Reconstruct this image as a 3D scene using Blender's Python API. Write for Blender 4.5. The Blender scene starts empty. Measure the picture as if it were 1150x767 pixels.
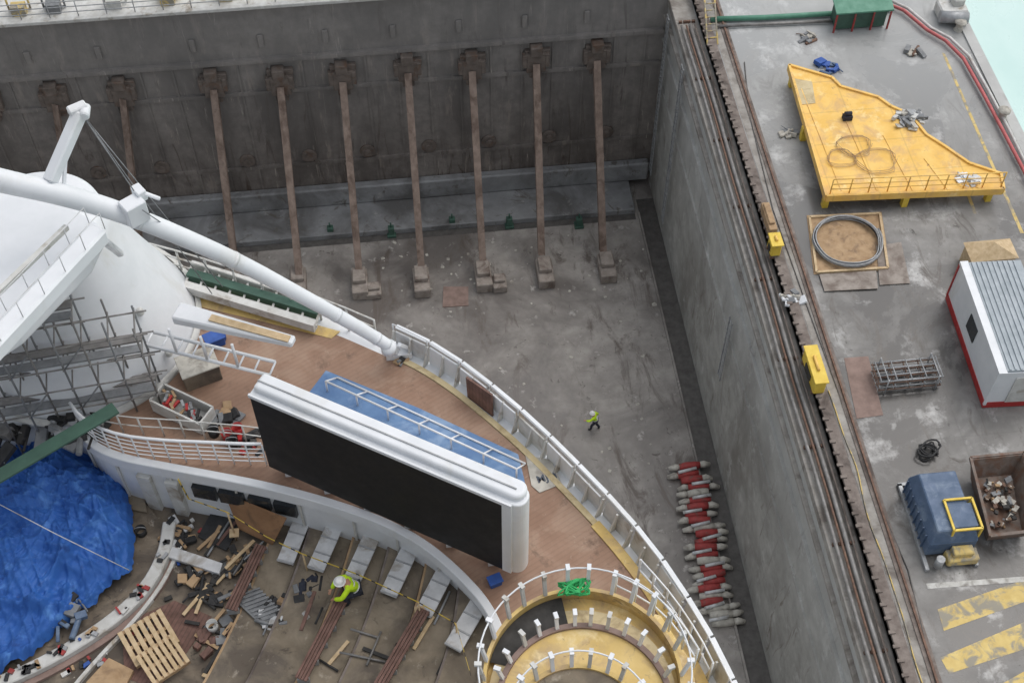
import bpy, bmesh, math, random
from mathutils import Vector, Matrix, noise
random.seed(7)
R=math.radians
sc=bpy.context.scene
CAM=Vector((0,0,66)); F=1470.0; TH=R(52.8); YAW=R(6.5)
fw=Vector((math.sin(YAW)*math.cos(TH),math.cos(YAW)*math.cos(TH),-math.sin(TH)))
rt=Vector((math.cos(YAW),-math.sin(YAW),0)); up=rt.cross(fw)
def ray(u,v): return fw*F+rt*(u-575)-up*(v-383.5)
def P(u,v,z):
    d=ray(u,v); return CAM+d*((z-66)/d.z)
def PY(u,v,Y):
    d=ray(u,v); return CAM+d*(Y/d.y)
def PX(u,v,X):
    d=ray(u,v); return CAM+d*(X/d.x)
V=Vector
# ------------------------------------------------------------------ materials
def lin(c):
    o=[]
    for x in c[:3]:
        x=x/255.0
        o.append(x/12.92 if x<=.04045 else ((x+.055)/1.055)**2.4)
    return (o[0],o[1],o[2],1)
def M(name,c1,c2=None,s=3.0,rough=.75,metal=0,bump=.15,st=None,ssc=.4,sth=(.52,.66),stretch=(1,1,1),
      st2=None,s2=1.5,sth2=(.6,.64),pale=None,wave=None,sst=None,grid=None,wet=None,sst2=None,st3=None,st4=None):
    m=bpy.data.materials.new(name); m.use_nodes=True
    nt=m.node_tree; N=nt.nodes; L=nt.links; b=N['Principled BSDF']
    b.inputs['Roughness'].default_value=rough; b.inputs['Metallic'].default_value=metal
    g=N.new('ShaderNodeNewGeometry')
    def mp(sv,rz=0):
        q=N.new('ShaderNodeMapping'); q.inputs['Scale'].default_value=sv; q.inputs['Rotation'].default_value=(0,0,rz)
        L.new(g.outputs['Position'],q.inputs['Vector']); return q.outputs[0]
    def nz(scale,vec,det=5,dist=0,rg=.62):
        n=N.new('ShaderNodeTexNoise'); n.inputs['Scale'].default_value=scale; n.inputs['Detail'].default_value=det
        n.inputs['Roughness'].default_value=rg; n.inputs['Distortion'].default_value=dist
        L.new(vec,n.inputs['Vector']); return n.outputs['Fac']
    def mr(fac,a,bb,lo=0,hi=1):
        r=N.new('ShaderNodeMapRange'); r.inputs['From Min'].default_value=a; r.inputs['From Max'].default_value=bb
        r.inputs['To Min'].default_value=lo; r.inputs['To Max'].default_value=hi
        L.new(fac,r.inputs['Value']); return r.outputs[0]
    def mix(fac,a,bb):
        x=N.new('ShaderNodeMixRGB'); L.new(fac,x.inputs[0])
        for i,c in ((1,a),(2,bb)):
            if isinstance(c,tuple): x.inputs[i].default_value=c
            else: L.new(c,x.inputs[i])
        return x.outputs[0]
    c2=c2 or tuple(x*.88 for x in c1)
    base=mp(stretch); n1=nz(s,base)
    col=mix(mr(n1,.35,.65),lin(c1),lin(c2))
    ro=mr(n1,.3,.7,max(0,rough-.1),min(1,rough+.12))
    if st:
        sf=mr(nz(ssc,mp(sst or stretch),7,.6),sth[0],sth[1]); col=mix(sf,col,lin(st))
        if wet is not None:
            x=N.new('ShaderNodeMix'); x.data_type='FLOAT'; L.new(sf,x.inputs[0]); L.new(ro,x.inputs[2]); x.inputs[3].default_value=wet; ro=x.outputs[0]
    if st2: col=mix(mr(nz(s2,mp(sst2) if sst2 else base,7,.2,.7),sth2[0],sth2[1]),col,lin(st2))
    for q_ in (st3,st4):
        if q_: col=mix(mr(nz(q_[1],mp(q_[2]),8,1.2,.72),q_[3],q_[4]),col,lin(q_[0]))
    if wave:
        w=N.new('ShaderNodeTexWave'); w.inputs['Scale'].default_value=wave[0]; w.inputs['Distortion'].default_value=.3
        L.new(mp((1,1,1),wave[1]),w.inputs['Vector'])
        col=mix(mr(w.outputs['Fac'],0,.35,wave[2],0),col,(0.02,.015,.01,1))
    if grid:
        for ax,per in ((0,grid[0]),(1,grid[1])):
            if not per: continue
            sp=N.new('ShaderNodeSeparateXYZ'); L.new(g.outputs['Position'],sp.inputs[0])
            a=N.new('ShaderNodeMath'); a.operation='PINGPONG'; L.new(sp.outputs[ax],a.inputs[0]); a.inputs[1].default_value=per/2
            col=mix(mr(a.outputs[0],0.015,.06,grid[2],0),col,(.05,.046,.04,1))
    if pale:  # fog haze mixed into the base colour, increasing along one world axis
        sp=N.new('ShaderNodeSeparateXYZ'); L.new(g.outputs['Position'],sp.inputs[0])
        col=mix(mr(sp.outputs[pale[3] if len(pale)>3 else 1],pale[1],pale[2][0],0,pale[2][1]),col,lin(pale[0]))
    L.new(col,b.inputs['Base Color'])
    if bump:
        bp=N.new('ShaderNodeBump'); bp.inputs['Strength'].default_value=bump; bp.inputs['Distance'].default_value=.05
        L.new(n1,bp.inputs['Height']); L.new(bp.outputs[0],b.inputs['Normal'])
    L.new(ro,b.inputs['Roughness'])
    return m
m_floor=M('dock_floor_concrete',(164,159,153),(138,133,128),.9,.7,st=(110,105,101),ssc=.13,sth=(.42,.58),st2=(188,184,179),s2=.9,sth2=(.6,.72),wet=.3,st3=((100,92,86),.5,(1,.35,1),.53,.64),st4=((88,82,77),1.7,(1,1,1),.6,.68))
m_sill=M('sill_wet_concrete',(150,151,152),(128,129,130),.6,.5,st=(100,99,98),ssc=.25,sth=(.44,.62),st2=(166,165,162),s2=.8,sth2=(.6,.72),st3=((96,90,84),.8,(1,1,1),.56,.66))
m_gate=M('gate_rusty_steel',(134,127,121),(106,99,94),1.2,.8,st=(84,77,72),ssc=.3,sth=(.42,.62),sst=(1,1,.25),st2=(148,137,127),s2=1.3,sth2=(.58,.72),sst2=(1,1,.16),pale=((156,156,155),2,(20,.55),2),st3=((176,168,158),2.2,(1,1,.08),.61,.7),st4=((74,62,54),1.5,(1,1,.12),.57,.67))  # pale: mist painted into the steel colour, thicker toward the gate top
m_gate2=M('gate_trim_steel',(116,106,99),(92,84,78),2,.8,st=(100,80,68),ssc=1.5)
m_strut=M('strut_rust',(144,127,116),(116,100,90),2,.8,stretch=(1,1,.5),st=(100,84,74),ssc=1.2,sth=(.5,.64))
m_wall=M('dock_wall_concrete',(178,177,171),(152,150,144),.8,.85,st=(126,122,115),ssc=.25,sth=(.44,.68),sst=(1,.6,.3),st2=(196,196,191),s2=.7,sth2=(.56,.72),pale=((208,210,210),6,(17,.5),2),st3=((112,102,93),1.2,(1,.8,.14),.57,.7))  # pale: haze blended into the wall colour, stronger higher up
m_wallc=M('dock_wall_cap',(164,160,154),(138,133,127),1.5,.85,st=(112,105,99),ssc=.6)
m_gut=M('gutter_wet',(98,95,92),(78,75,72),2,.5)
m_quay=M('quay_concrete',(142,140,137),(116,114,111),.8,.6,st=(84,82,80),ssc=.15,sth=(.42,.56),st2=(176,175,173),s2=.42,sth2=(.55,.68),pale=((202,205,205),40,(68,.65)),grid=(6,5,.15),wet=.2,st3=((92,87,82),.8,(1,.4,1),.54,.64),st4=((74,71,68),2.0,(1,1,1),.62,.68))  # pale: distance haze put into the concrete colour toward the far end
m_cope=M('coping_dirty',(134,124,117),(106,96,90),2.2,.85,st=(84,75,70),ssc=.7)
m_sea=M('sea_water',(190,220,215),(176,211,206),.3,.3,bump=.08,stretch=(1,.6,1),pale=((208,226,222),30,(80,.6)))  # pale: far water whitened in its own colour to stand for mist
m_pipe=M('pipe_grey',(138,136,134),(112,109,106),3,.55,.2)
m_rust=M('rusty_iron',(126,98,82),(98,78,68),5,.85)
m_white=M('white_paint',(225,227,230),(214,217,220),.8,.42,bump=.01,st=(200,198,192),ssc=.6,sth=(.55,.8),sst=(1,1,.4))
m_whited=M('worn_white_paint',(206,206,203),(186,185,180),2.5,.55,st=(150,140,126),ssc=1.6,sth=(.56,.7))
m_black=M('screen_black',(11,11,12),(14,14,15),2,.6,bump=0)
m_rubber=M('black_rubber',(48,48,49),(38,38,39),5,.7)
m_teak=M('teak_deck',(152,122,102),(137,108,90),1.2,.7,st=(164,140,121),ssc=.7,sth=(.5,.72),wave=(2.4,R(62),.09),st2=(112,90,76),s2=1.4,sth2=(.58,.7),bump=.05,st4=((170,150,132),2.6,(1,1,1),.62,.7))
m_tan=M('tan_subfloor',(134,122,106),(110,99,86),1.6,.8,st=(84,76,68),ssc=.8,sth=(.44,.6),st2=(166,157,143),s2=2.4,sth2=(.62,.7),st4=((66,60,54),2.2,(1,1,1),.58,.66))
m_tan2=M('terrace_boarding',(142,130,112),(118,107,91),1.4,.75,st=(94,85,75),ssc=.7,sth=(.46,.64),st2=(172,163,148),s2=2.4,sth2=(.6,.74),st3=((82,73,64),1.4,(1,1,1),.58,.67))
m_bluedeck=M('blue_deck_paint',(98,132,172),(86,118,160),2.5,.6,st=(128,154,186),ssc=1.2,bump=.02)
m_tarp=M('blue_tarpaulin',(44,98,174),(36,84,156),1.3,.7,bump=.5,st=(78,128,196),ssc=1.6,sth=(.55,.68),st2=(30,70,136),s2=2.2,sth2=(.58,.68))
m_yel=M('yellow_paint',(238,196,108),(230,184,92),1.3,.6,st=(208,168,112),ssc=1.0,sth=(.5,.68),st2=(244,218,158),s2=.9,sth2=(.56,.7),grid=(2.4,2.4,.16),st4=((170,136,92),1.8,(1,1,1),.63,.69))
m_yel2=M('bright_yellow_paint',(228,198,80),(212,180,66),2,.5,st=(164,138,84),ssc=2,sth=(.62,.7))
m_yline=M('worn_yellow_marking',(214,190,122),(200,174,108),2,.75,st=(148,142,128),ssc=1.3,sth=(.46,.56))
m_wline=M('worn_white_marking',(205,204,200),(180,178,172),3,.75,st=(140,136,130),ssc=2)
m_yfloor=M('yellow_primer',(216,188,122),(202,172,104),1.4,.6,st=(178,152,112),ssc=1.2,sth=(.48,.64),st2=(228,208,160),s2=1,sth2=(.56,.68),st4=((140,120,94),2.4,(1,1,1),.61,.68))
m_cream=M('cream_gutter',(206,190,152),(190,172,132),2,.7,st=(156,136,102),ssc=1.4)
m_wood=M('plywood',(178,150,116),(158,130,98),3,.75,st=(134,110,86),ssc=1.5)
m_bply=M('brown_plywood',(150,114,82),(132,98,70),2,.7,st=(112,86,64),ssc=1.5)
m_timber=M('pale_timber',(204,181,146),(182,158,122),5,.75)
m_brown=M('bench_slats',(120,88,78),(98,73,64),4,.7,wave=(2.8,R(28),.3))
m_galv=M('galvanised_steel',(170,172,174),(146,148,150),4,.45,.25)
m_alu=M('aluminium_tread',(206,207,208),(186,187,188),3,.5,.1,st=(158,152,144),ssc=1.6,bump=.03)
m_red=M('red_paint',(180,48,46),(156,42,42),3,.5)
m_redd=M('worn_red_paint',(168,64,62),(144,56,54),3,.65,st=(122,80,74),ssc=2.0,sth=(.55,.66))
m_rplate=M('rusted_plate',(144,122,113),(124,105,97),2,.8)
m_pale=M('pale_concrete',(194,190,180),(168,164,155),3,.8,st=(136,130,122),ssc=2)
m_block=M('rust_stained_concrete',(156,147,139),(130,121,113),2,.85,st=(108,95,87),ssc=1.0)
m_bluec=M('blue_steel_paint',(82,102,130),(70,90,116),2,.5,st=(108,124,144),ssc=1.2,sth=(.5,.66))
m_skip=M('skip_rusty_paint',(124,112,104),(100,88,80),2.5,.7,st=(110,82,66),ssc=1.6,sth=(.46,.6))
m_roof=M('container_roof_sheet',(162,170,176),(148,157,163),2,.5,.1)
m_green=M('green_paint',(92,146,124),(80,132,110),2,.55)
m_greend=M('dark_green_board',(70,102,88),(60,88,76),2,.6)
m_blue=M('blue_plastic',(52,92,170),(42,78,146),3,.5)
m_hiviz=M('hi_vis_fabric',(206,240,40),(182,220,30),8,.7)
m_silver=M('reflective_tape',(210,212,214),(190,192,194),8,.35)
m_navy=M('navy_cloth',(50,54,66),(40,42,54),8,.85)
m_skin=M('skin',(196,150,124),(180,134,108),8,.6)
m_helm=M('white_helmet',(236,236,234),(226,226,224),5,.35)
m_glass=M('dark_window',(48,52,56),(36,40,44),2,.2,bump=0)
m_debris=M('rubble_mix',(130,106,86),(84,74,66),9,.9,bump=.6,st=(200,196,188),ssc=6,sth=(.58,.6),st2=(150,60,50),s2=7,sth2=(.66,.68))
m_grey=M('grey_plastic',(132,134,136),(108,110,112),3,.6)
m_dark=M('dark_recess',(60,58,56),(46,45,44),3,.8)
m_grope=M('green_rope',(60,180,104),(46,156,88),6,.7)
m_ink=M('faded_ink',(92,98,108),(80,86,96),6,.8)
# ------------------------------------------------------------------ builders
W={}
col=sc.collection
class MB:
    def __init__(s): s.bm=bmesh.new()
    def hexa(s,pts,mi=0):
        vs=[s.bm.verts.new(p) for p in pts]
        for f in ((0,3,2,1),(4,5,6,7),(0,1,5,4),(1,2,6,5),(2,3,7,6),(3,0,4,7)):
            s.bm.faces.new([vs[i] for i in f]).material_index=mi
        return s
    def box(s,c,sz,rz=0,mi=0,mat=None):
        c=V(c); x,y,z=[a/2 for a in sz]; m=Matrix.Rotation(rz,3,'Z') if mat is None else mat
        return s.hexa([c+m@V(q) for q in ((-x,-y,-z),(x,-y,-z),(x,y,-z),(-x,y,-z),(-x,-y,z),(x,-y,z),(x,y,z),(-x,y,z))],mi)
    def beam(s,p,q,w,h,mi=0,upv=V((0,0,1))):
        p=V(p);q=V(q); d=(q-p); l=d.length
        if l<1e-5: return s
        d/=l; a=upv.cross(d)
        if a.length<1e-3: a=V((1,0,0)).cross(d)
        a.normalize(); b=d.cross(a)
        m=Matrix((a,d,b)).transposed()
        return s.box((p+q)/2,(w,l,h),mi=mi,mat=m)
    def tube(s,pts,r,n=8,mi=0,closed=False):
        pts=[V(p) for p in pts]; k=len(pts); rs=r if isinstance(r,(list,tuple)) else [r]*k; rings=[]
        pa=None
        for i,p in enumerate(pts):
            if closed: d=pts[(i+1)%k]-pts[i-1]
            else: d=pts[min(i+1,k-1)]-pts[max(i-1,0)]
            d.normalize()
            a=(pa-d*pa.dot(d)) if pa is not None else V((0,0,1)).cross(d)
            if a.length<1e-3: a=V((1,0,0)).cross(d)
            a.normalize(); pa=a; b=d.cross(a)
            rings.append([s.bm.verts.new(p+(a*math.cos(t)+b*math.sin(t))*rs[i]) for t in [2*math.pi*j/n for j in range(n)]])
        for i in range(k if closed else k-1):
            A=rings[i];B=rings[(i+1)%k]
            for j in range(n):
                f=s.bm.faces.new((A[j],A[(j+1)%n],B[(j+1)%n],B[j])); f.material_index=mi; f.smooth=True
        if not closed:
            s.bm.faces.new(rings[0][::-1]).material_index=mi; s.bm.faces.new(rings[-1]).material_index=mi
        return s
    def prism(s,pts,z0,z1,mi=0):
        pts=[(p[0],p[1]) for p in pts]
        ar=sum(pts[i-1][0]*pts[i][1]-pts[i][0]*pts[i-1][1] for i in range(len(pts)))
        if ar<0: pts=pts[::-1]
        a=[s.bm.verts.new((x,y,z0)) for x,y in pts]; b=[s.bm.verts.new((x,y,z1)) for x,y in pts]; n=len(pts)
        s.bm.faces.new(a[::-1]).material_index=mi; s.bm.faces.new(b).material_index=mi
        for i in range(n): s.bm.faces.new((a[i],a[(i+1)%n],b[(i+1)%n],b[i])).material_index=mi
        return s
    def lathe(s,c,prof,n=32,mi=0,a0=0,a1=2*math.pi,smooth=True):
        c=V(c); full=abs(a1-a0-2*math.pi)<1e-4; m=n if full else n+1
        rr=[[s.bm.verts.new(c+V((r*math.cos(a0+(a1-a0)*j/n),r*math.sin(a0+(a1-a0)*j/n),z))) for j in range(m)] for r,z in prof]
        for i in range(len(prof)-1):
            for j in range(n):
                k=(j+1)%m
                f=s.bm.faces.new((rr[i][j],rr[i][k],rr[i+1][k],rr[i+1][j])); f.smooth=smooth; f.material_index=mi
        return s
    def obj(s,name,mats,parent=None,bevel=0,label=None,cat=None,group=None,kind=None,seg=1):
        bm=s.bm
        xs=[v.co for v in bm.verts]
        lo=V((min(v.x for v in xs),min(v.y for v in xs),min(v.z for v in xs))); hi=V((max(v.x for v in xs),max(v.y for v in xs),max(v.z for v in xs)))
        c=V(((lo.x+hi.x)/2,(lo.y+hi.y)/2,lo.z))
        for v in bm.verts: v.co-=c
        bmesh.ops.recalc_face_normals(bm,faces=bm.faces)
        me=bpy.data.meshes.new(name); bm.to_mesh(me); bm.free()
        if not isinstance(mats,(list,tuple)): mats=[mats]
        for m in mats: me.materials.append(m)
        o=bpy.data.objects.new(name,me); col.objects.link(o); W[o.name]=c
        if parent: o.parent=parent; o.location=c-W[parent.name]
        else: o.location=c
        if bevel:
            b=o.modifiers.new('b','BEVEL'); b.width=bevel; b.segments=seg; b.limit_method='ANGLE'; b.angle_limit=R(40)
        tag(o,label,cat,group,kind); return o
def tag(o,label=None,cat=None,group=None,kind=None):
    if label: o['label']=label
    if cat: o['category']=cat
    if group: o['group']=group
    if kind: o['kind']=kind
def root(name,loc,label,cat,group=None):
    o=bpy.data.objects.new(name,None); o.empty_display_size=.3; col.objects.link(o); o.location=V(loc); W[o.name]=V(loc)
    tag(o,label,cat,group); return o
def dup(r,loc,rz=0,label=None,s=1.0):
    def cp(o,par):
        n=o.copy(); col.objects.link(n)
        if par: n.parent=par
        for ch in [c for c in o.children]: cp(ch,n)
        return n
    n=cp(r,None); n.location=V(loc); n.rotation_euler=(0,0,rz); n.scale=(s,s,s); W[n.name]=V(loc)
    if label: n['label']=label
    return n
def chaikin(p,k=2):
    for _ in range(k):
        q=[p[0]]
        for a,b in zip(p,p[1:]): q+= [a*.75+b*.25,a*.25+b*.75]
        p=q+[p[-1]]
    return p
def resamp(p,step):
    out=[p[0].copy()]; acc=0
    for a,b in zip(p,p[1:]):
        l=(b-a).length; d=(b-a).normalized() if l else V(); t=step-acc
        while t<=l: out.append(a+d*t); t+=step
        acc=l-(t-step)
    return out
def offs(p,d):
    o=[]
    for i in range(len(p)):
        t=(p[min(i+1,len(p)-1)]-p[max(i-1,0)]); t.z=0; t.normalize()
        o.append(p[i]+V((t.y,-t.x,0))*d)
    return o
def railing(mb,pts,h,rails=(1,.66,.33),r=.025,pr=.03,n=6):
    for p in pts: mb.tube([p,p+V((0,0,h))],pr,n)
    for k in rails: mb.tube([p+V((0,0,h*k)) for p in pts],r,n)
def px(l,z): return [P(u,v,z) for u,v in l]
# ------------------------------------------------------------------ setting
WX=16.75; GY=62.9; QZ=16.0
mb=MB(); mb.box((-22,20,-.5),(80,90,1)); mb.obj('dock_floor',m_floor,kind='structure')
ysill=P(600,250,0).y
mb=MB(); mb.box((-22,(ysill+GY)/2,.25),(2*(WX+22)-3,GY-ysill,.5)); mb.obj('dock_sill',m_sill,kind='structure',bevel=.05)
mb=MB(); mb.box((-22,ysill-.25,.006),(2*(WX+22)-3,.5,.01)); mb.obj('sill_gutter',m_gut,kind='structure')
mb=MB(); mb.box((16.15,15,.004),(1.2,92,.01)); mb.obj('drain_channel',m_gut,kind='structure')
mb=MB(); mb.box((15.5,13,.09),(.12,2*(ysill-13),.18)); mb.obj('channel_kerb',m_floor,kind='structure')
r=root('dock_wall',(WX+1,20,0),'tall stained concrete dry dock side wall with ledges','wall')
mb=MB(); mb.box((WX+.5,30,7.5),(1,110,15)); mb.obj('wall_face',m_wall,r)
mb=MB(); mb.box((WX+.72,30,15.25),(1.56,110,.5)); 
mb.box((WX-.1,30,14.2),(.25,110,.25)); mb.obj('service_ledge',m_wallc,r,bevel=.03)
for z,t in ((12.4,.16),(9.2,.1)): mb=MB(); mb.box((WX-t/2,30,z),(t,110,.16)); mb.obj('fender_rail',m_wall,r)
def ladder(yy,z0,z1):
    rl=root('wall_ladder',(WX-.2,yy,z0),'steel access ladder fixed to the dock wall','ladder','ladders on the dock wall')
    for dy in (-.25,.25):
        mb=MB(); mb.beam((WX-.3,yy+dy,z0),(WX-.3,yy+dy,z1),.06,.06); mb.obj('stile',m_galv,rl)
    z=z0+.2
    while z<z1: mb=MB(); mb.tube([(WX-.3,yy-.25,z),(WX-.3,yy+.25,z)],.03,6); mb.obj('rung',m_galv,rl); z+=.35
q=PX(820,392,WX); ladder(q.y,q.z-2.6,q.z+2.6); ladder(57,2,15.2); ladder(61.5,2,15.2)
QE=33.2
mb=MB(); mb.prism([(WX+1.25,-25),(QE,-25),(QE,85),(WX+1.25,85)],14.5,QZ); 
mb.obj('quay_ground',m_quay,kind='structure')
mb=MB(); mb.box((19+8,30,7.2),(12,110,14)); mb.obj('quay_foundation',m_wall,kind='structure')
mb=MB(); mb.box((WX+1.5,30,QZ-.1),(.5,110,.5))
y=-10
while y<80: mb.box((WX+1.28,y,QZ+.19),(.28,.14,.08)); y+=.62
mb.obj('coping_kerb',m_cope,kind='structure')
r0=root('crane_rail',(19.2,30,QZ),'long rusty crane rails set in the quay','rail')
mb=MB(); mb.box((19.25,30,QZ+.03),(.42,110,.06)); mb.obj('rail_bed',m_cope,r0)
mb=MB(); mb.box((19.25,30,QZ+.1),(.09,110,.1)); mb.obj('rail_head',m_rust,r0)
mb=MB(); mb.box((18.85,30,QZ+.004),(.5,110,.012)); mb.obj('rail_trench_ground',m_wallc,kind='structure')
for x,rr,m in ((WX+.2,.09,m_pipe),(WX+.48,.06,m_rust),(WX+.7,.11,m_pipe),(WX+.98,.05,m_cope)):
    rp=root('service_pipe',(x,30,15.6),'long grey service pipe along the dock ledge','pipe','pipes along the dock wall')
    mb=MB(); mb.tube([(x+.03*math.sin(y*.5),y,15.72) for y in range(-12,62,2)],rr,8); mb.obj('pipe_run',m,rp)
    y=-9.5
    while y<62: mb=MB(); mb.box((x,y,15.58),(.2,.12,.16)); mb.obj('pipe_bracket',m_rust,rp); y+=5
mb=MB(); mb.tube([V((18.68+.16*noise.noise(V((y*.4,0,0)))+.04*math.sin(y*.9),y,QZ+.05)) for y in [P(920,440,16).y-.6*i for i in range(44)]],.03,6)
mb.obj('yellow_hose',m_yline,label='long yellow hose lying along the quay edge',cat='hose')
mb=MB(); mb.tube([P(u,v,QZ+.04) for u,v in ((836,70),(842,130),(868,235),(905,340),(938,430),(985,560),(1020,640),(1050,767))],.03,6)
mb.obj('power_cable',m_gut,label='dark power cable lying on the quay concrete',cat='cable')
def flat(name,l,z,m,kind='structure',**k):
    mb=MB(); mb.prism(px(l,z),z-.002,z+.002); return mb.obj(name,m,kind=kind,**k)
flat('hazard_marking',[(1053,684),(1152,650),(1160,672),(1060,708)],QZ+.006,m_yline)
flat('hazard_marking',[(1056,738),(1160,694),(1170,722),(1066,756)],QZ+.006,m_yline)
flat('hazard_marking',[(1085,790),(1160,748),(1175,775),(1120,800)],QZ+.006,m_yline)
flat('white_marking',[(1040,655),(1150,647),(1150,653),(1042,661)],QZ+.012,m_wline)
for a in ([(1058,60),(1061,60),(1150,262),(1146,262)],[(1072,180),(1075,180),(1097,240),(1093,240)]): flat('lane_marking',a,QZ+.006,m_yline)
mb=MB(); e=900
bmv=[mb.bm.verts.new(p) for p in ((QE+.2,-e,12.5),(e,-e,12.5),(e,e,12.5),(-e,e,12.5),(-e,67,12.5),(QE+.2,67,12.5))]
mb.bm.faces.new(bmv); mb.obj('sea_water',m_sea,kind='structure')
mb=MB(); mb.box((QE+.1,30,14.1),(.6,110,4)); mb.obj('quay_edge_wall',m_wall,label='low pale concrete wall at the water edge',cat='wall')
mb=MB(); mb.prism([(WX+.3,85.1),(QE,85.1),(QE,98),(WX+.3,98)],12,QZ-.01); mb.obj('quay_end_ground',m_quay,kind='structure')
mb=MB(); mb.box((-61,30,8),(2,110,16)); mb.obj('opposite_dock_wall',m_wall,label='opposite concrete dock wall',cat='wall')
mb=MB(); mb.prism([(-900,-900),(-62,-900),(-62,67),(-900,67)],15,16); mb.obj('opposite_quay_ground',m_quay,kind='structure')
# ------------------------------------------------------------------ gate
g=root('dock_gate',(-20,GY,0),'huge rust stained steel dry dock gate','dock gate')
GT=17.3
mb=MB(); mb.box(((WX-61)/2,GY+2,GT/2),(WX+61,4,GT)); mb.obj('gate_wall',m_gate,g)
for z,t in ((13.2,.3),(10.6,.16),(4.2,.16)): mb=MB(); mb.box(((WX-61)/2,GY-t/2,z),(WX+60.6,t,.26)); mb.obj('horizontal_girder',m_gate,g)
mb=MB(); mb.box(((WX-61)/2,GY-.3,1.3),(WX+60.6,.6,1.6)); mb.obj('gate_skirt',m_sill,g,bevel=.1)
x=WX-1.2
while x>-30: mb=MB(); mb.box((x,GY-.04,7.3),(.12,.08,11.6)); mb.obj('vertical_rib',m_gate,g); x-=1.94
mb=MB(); mb.box(((WX-61)/2,GY+1.6,GT+.12),(WX+61,4.4,.24)); mb.obj('gate_walkway',m_whited,g,bevel=.03)
mb=MB(); railing(mb,[V((WX-1-1.6*i,GY-.3,GT+.2)) for i in range(36)],1.1,r=.03); mb.obj('gate_railing',m_galv,g)
tops=[(-12,122),(62,116),(138,110),(240,100),(315,98),(385,92),(458,82),(530,80),(602,72),(670,68)]
bots=[(8,280),(85,272),(157,272),(263,290),(336,308),(403,302),(473,298),(542,292),(608,286),(677,282)]
for (a,b),(c,d) in zip(tops,bots):
    p=PY(a,b,GY-.4); q=P(c,d,1.0)
    s=root('raking_strut',q,'long rusty steel raking strut propping the dock gate','strut','struts propping the dock gate')
    mb=MB(); mb.beam(p,q,.14,.46); 
    dd=(p-q).normalized(); n=V((1,0,0)).cross(dd).normalized()
    for sg in (-.22,.22): mb.beam(p+n*sg,q+n*sg,.44,.06)
    mb.obj('strut_beam',m_strut,s)
    mb=MB(); mb.box(p+V((0,.15,.1)),(1.2,.55,1.5)); mb.box(p+V((0,.05,1.1)),(.75,.7,.7)); mb.box(p+V((0,.25,-.9)),(.75,.3,.7))
    for sx in (-.7,.7): mb.box(p+V((sx,.1,.3)),(.3,.5,1.0))
    mb.obj('head_bracket',m_gate2,s,bevel=.05)
    mb=MB(); zc=4.9; mb.tube([(p.x+1.0,GY+.05,zc),(p.x+1.0,GY-.2,zc)],.5,18); mb.tube([(p.x+1.0,GY-.15,zc),(p.x+1.0,GY-.35,zc)],.24,14)
    mb.obj('gate_plug',m_gate2,g)
    mb=MB(); mb.box((p.x+.1,GY-.15,12.2),(1.6,.34,.5)); mb.obj('gate_bracket',m_gate2,g,bevel=.04)
    mb=MB(); mb.box((p.x-.7,GY-.08,14.6),(.35,.16,.9)); mb.obj('gate_cleat',m_gate,g,bevel=.04)
def block(c,d,sx=1.05,sy=2.0,h=1.15,rz=0):
    q=P(c,d,0)
    b=root('thrust_block',q,'rust stained concrete thrust block at the foot of a strut','concrete block','concrete blocks on the dock floor')
    mb=MB(); mb.box((q.x,q.y,h*.35),(sx,sy,h*.7),rz); mb.obj('block_base',m_block,b,bevel=.05)
    mb=MB(); mb.box((q.x,q.y+.15*sy,h*.85),(sx*.8,sy*.6,h*.3),rz); mb.obj('block_cap',m_block,b,bevel=.04)
for c,d in ((263,306),(336,322),(405,324),(474,322),(543,316),(612,312),(681,306)): block(c,d)
block(420,330,1,1,.7); block(561,322,.9,1.1,.8)
mb=MB(); mb.prism(px([(498,322),(526,322),(526,343),(497,345)],.05),0,.06); mb.obj('steel_plate',m_rplate,label='flat rusty steel plate on the dock floor',cat='steel plate')
for u in (372,440,508,572,650):
    p=P(u,264 if u<500 else 254,0)
    mb=MB(); mb.box(p+V((0,0,.45)),(.4,.4,.7)); mb.tube([p+V((0,0,.8)),p+V((0,0,1.2))],.06,8); mb.beam(p+V((-.3,0,.1)),p+V((.3,0,.1)),.6,.2)
    mb.obj('pump_box',m_greend,label='small dark green pump box beside the dock sill',cat='pump',group='pumps along the sill',bevel=.03)
tmp=MB(); 
vs=[tmp.bm.verts.new(q) for q in ((-.15,-.1,.02),(.15,-.12,.05),(.17,.1,.02),(.02,.16,.07),(-.14,.12,.02))]; tmp.bm.faces.new(vs)
sp0=tmp.obj('litter_scrap',m_pale,label='crumpled pale scrap lying on the dock floor',cat='litter',group='litter on the dock floor'); W[sp0.name]=V()
sp0.location=P(735,342,0)
for i in range(90):
    u=random.uniform(430,735); v=random.uniform(270,560)
    if random.random()<.5: v=random.uniform(262,340)
    if u<480 and v>380 or u<600 and v>450: continue
    dup(sp0,P(u,v,0.01),random.uniform(0,6),s=random.uniform(.25,.85))
NR=24
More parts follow.
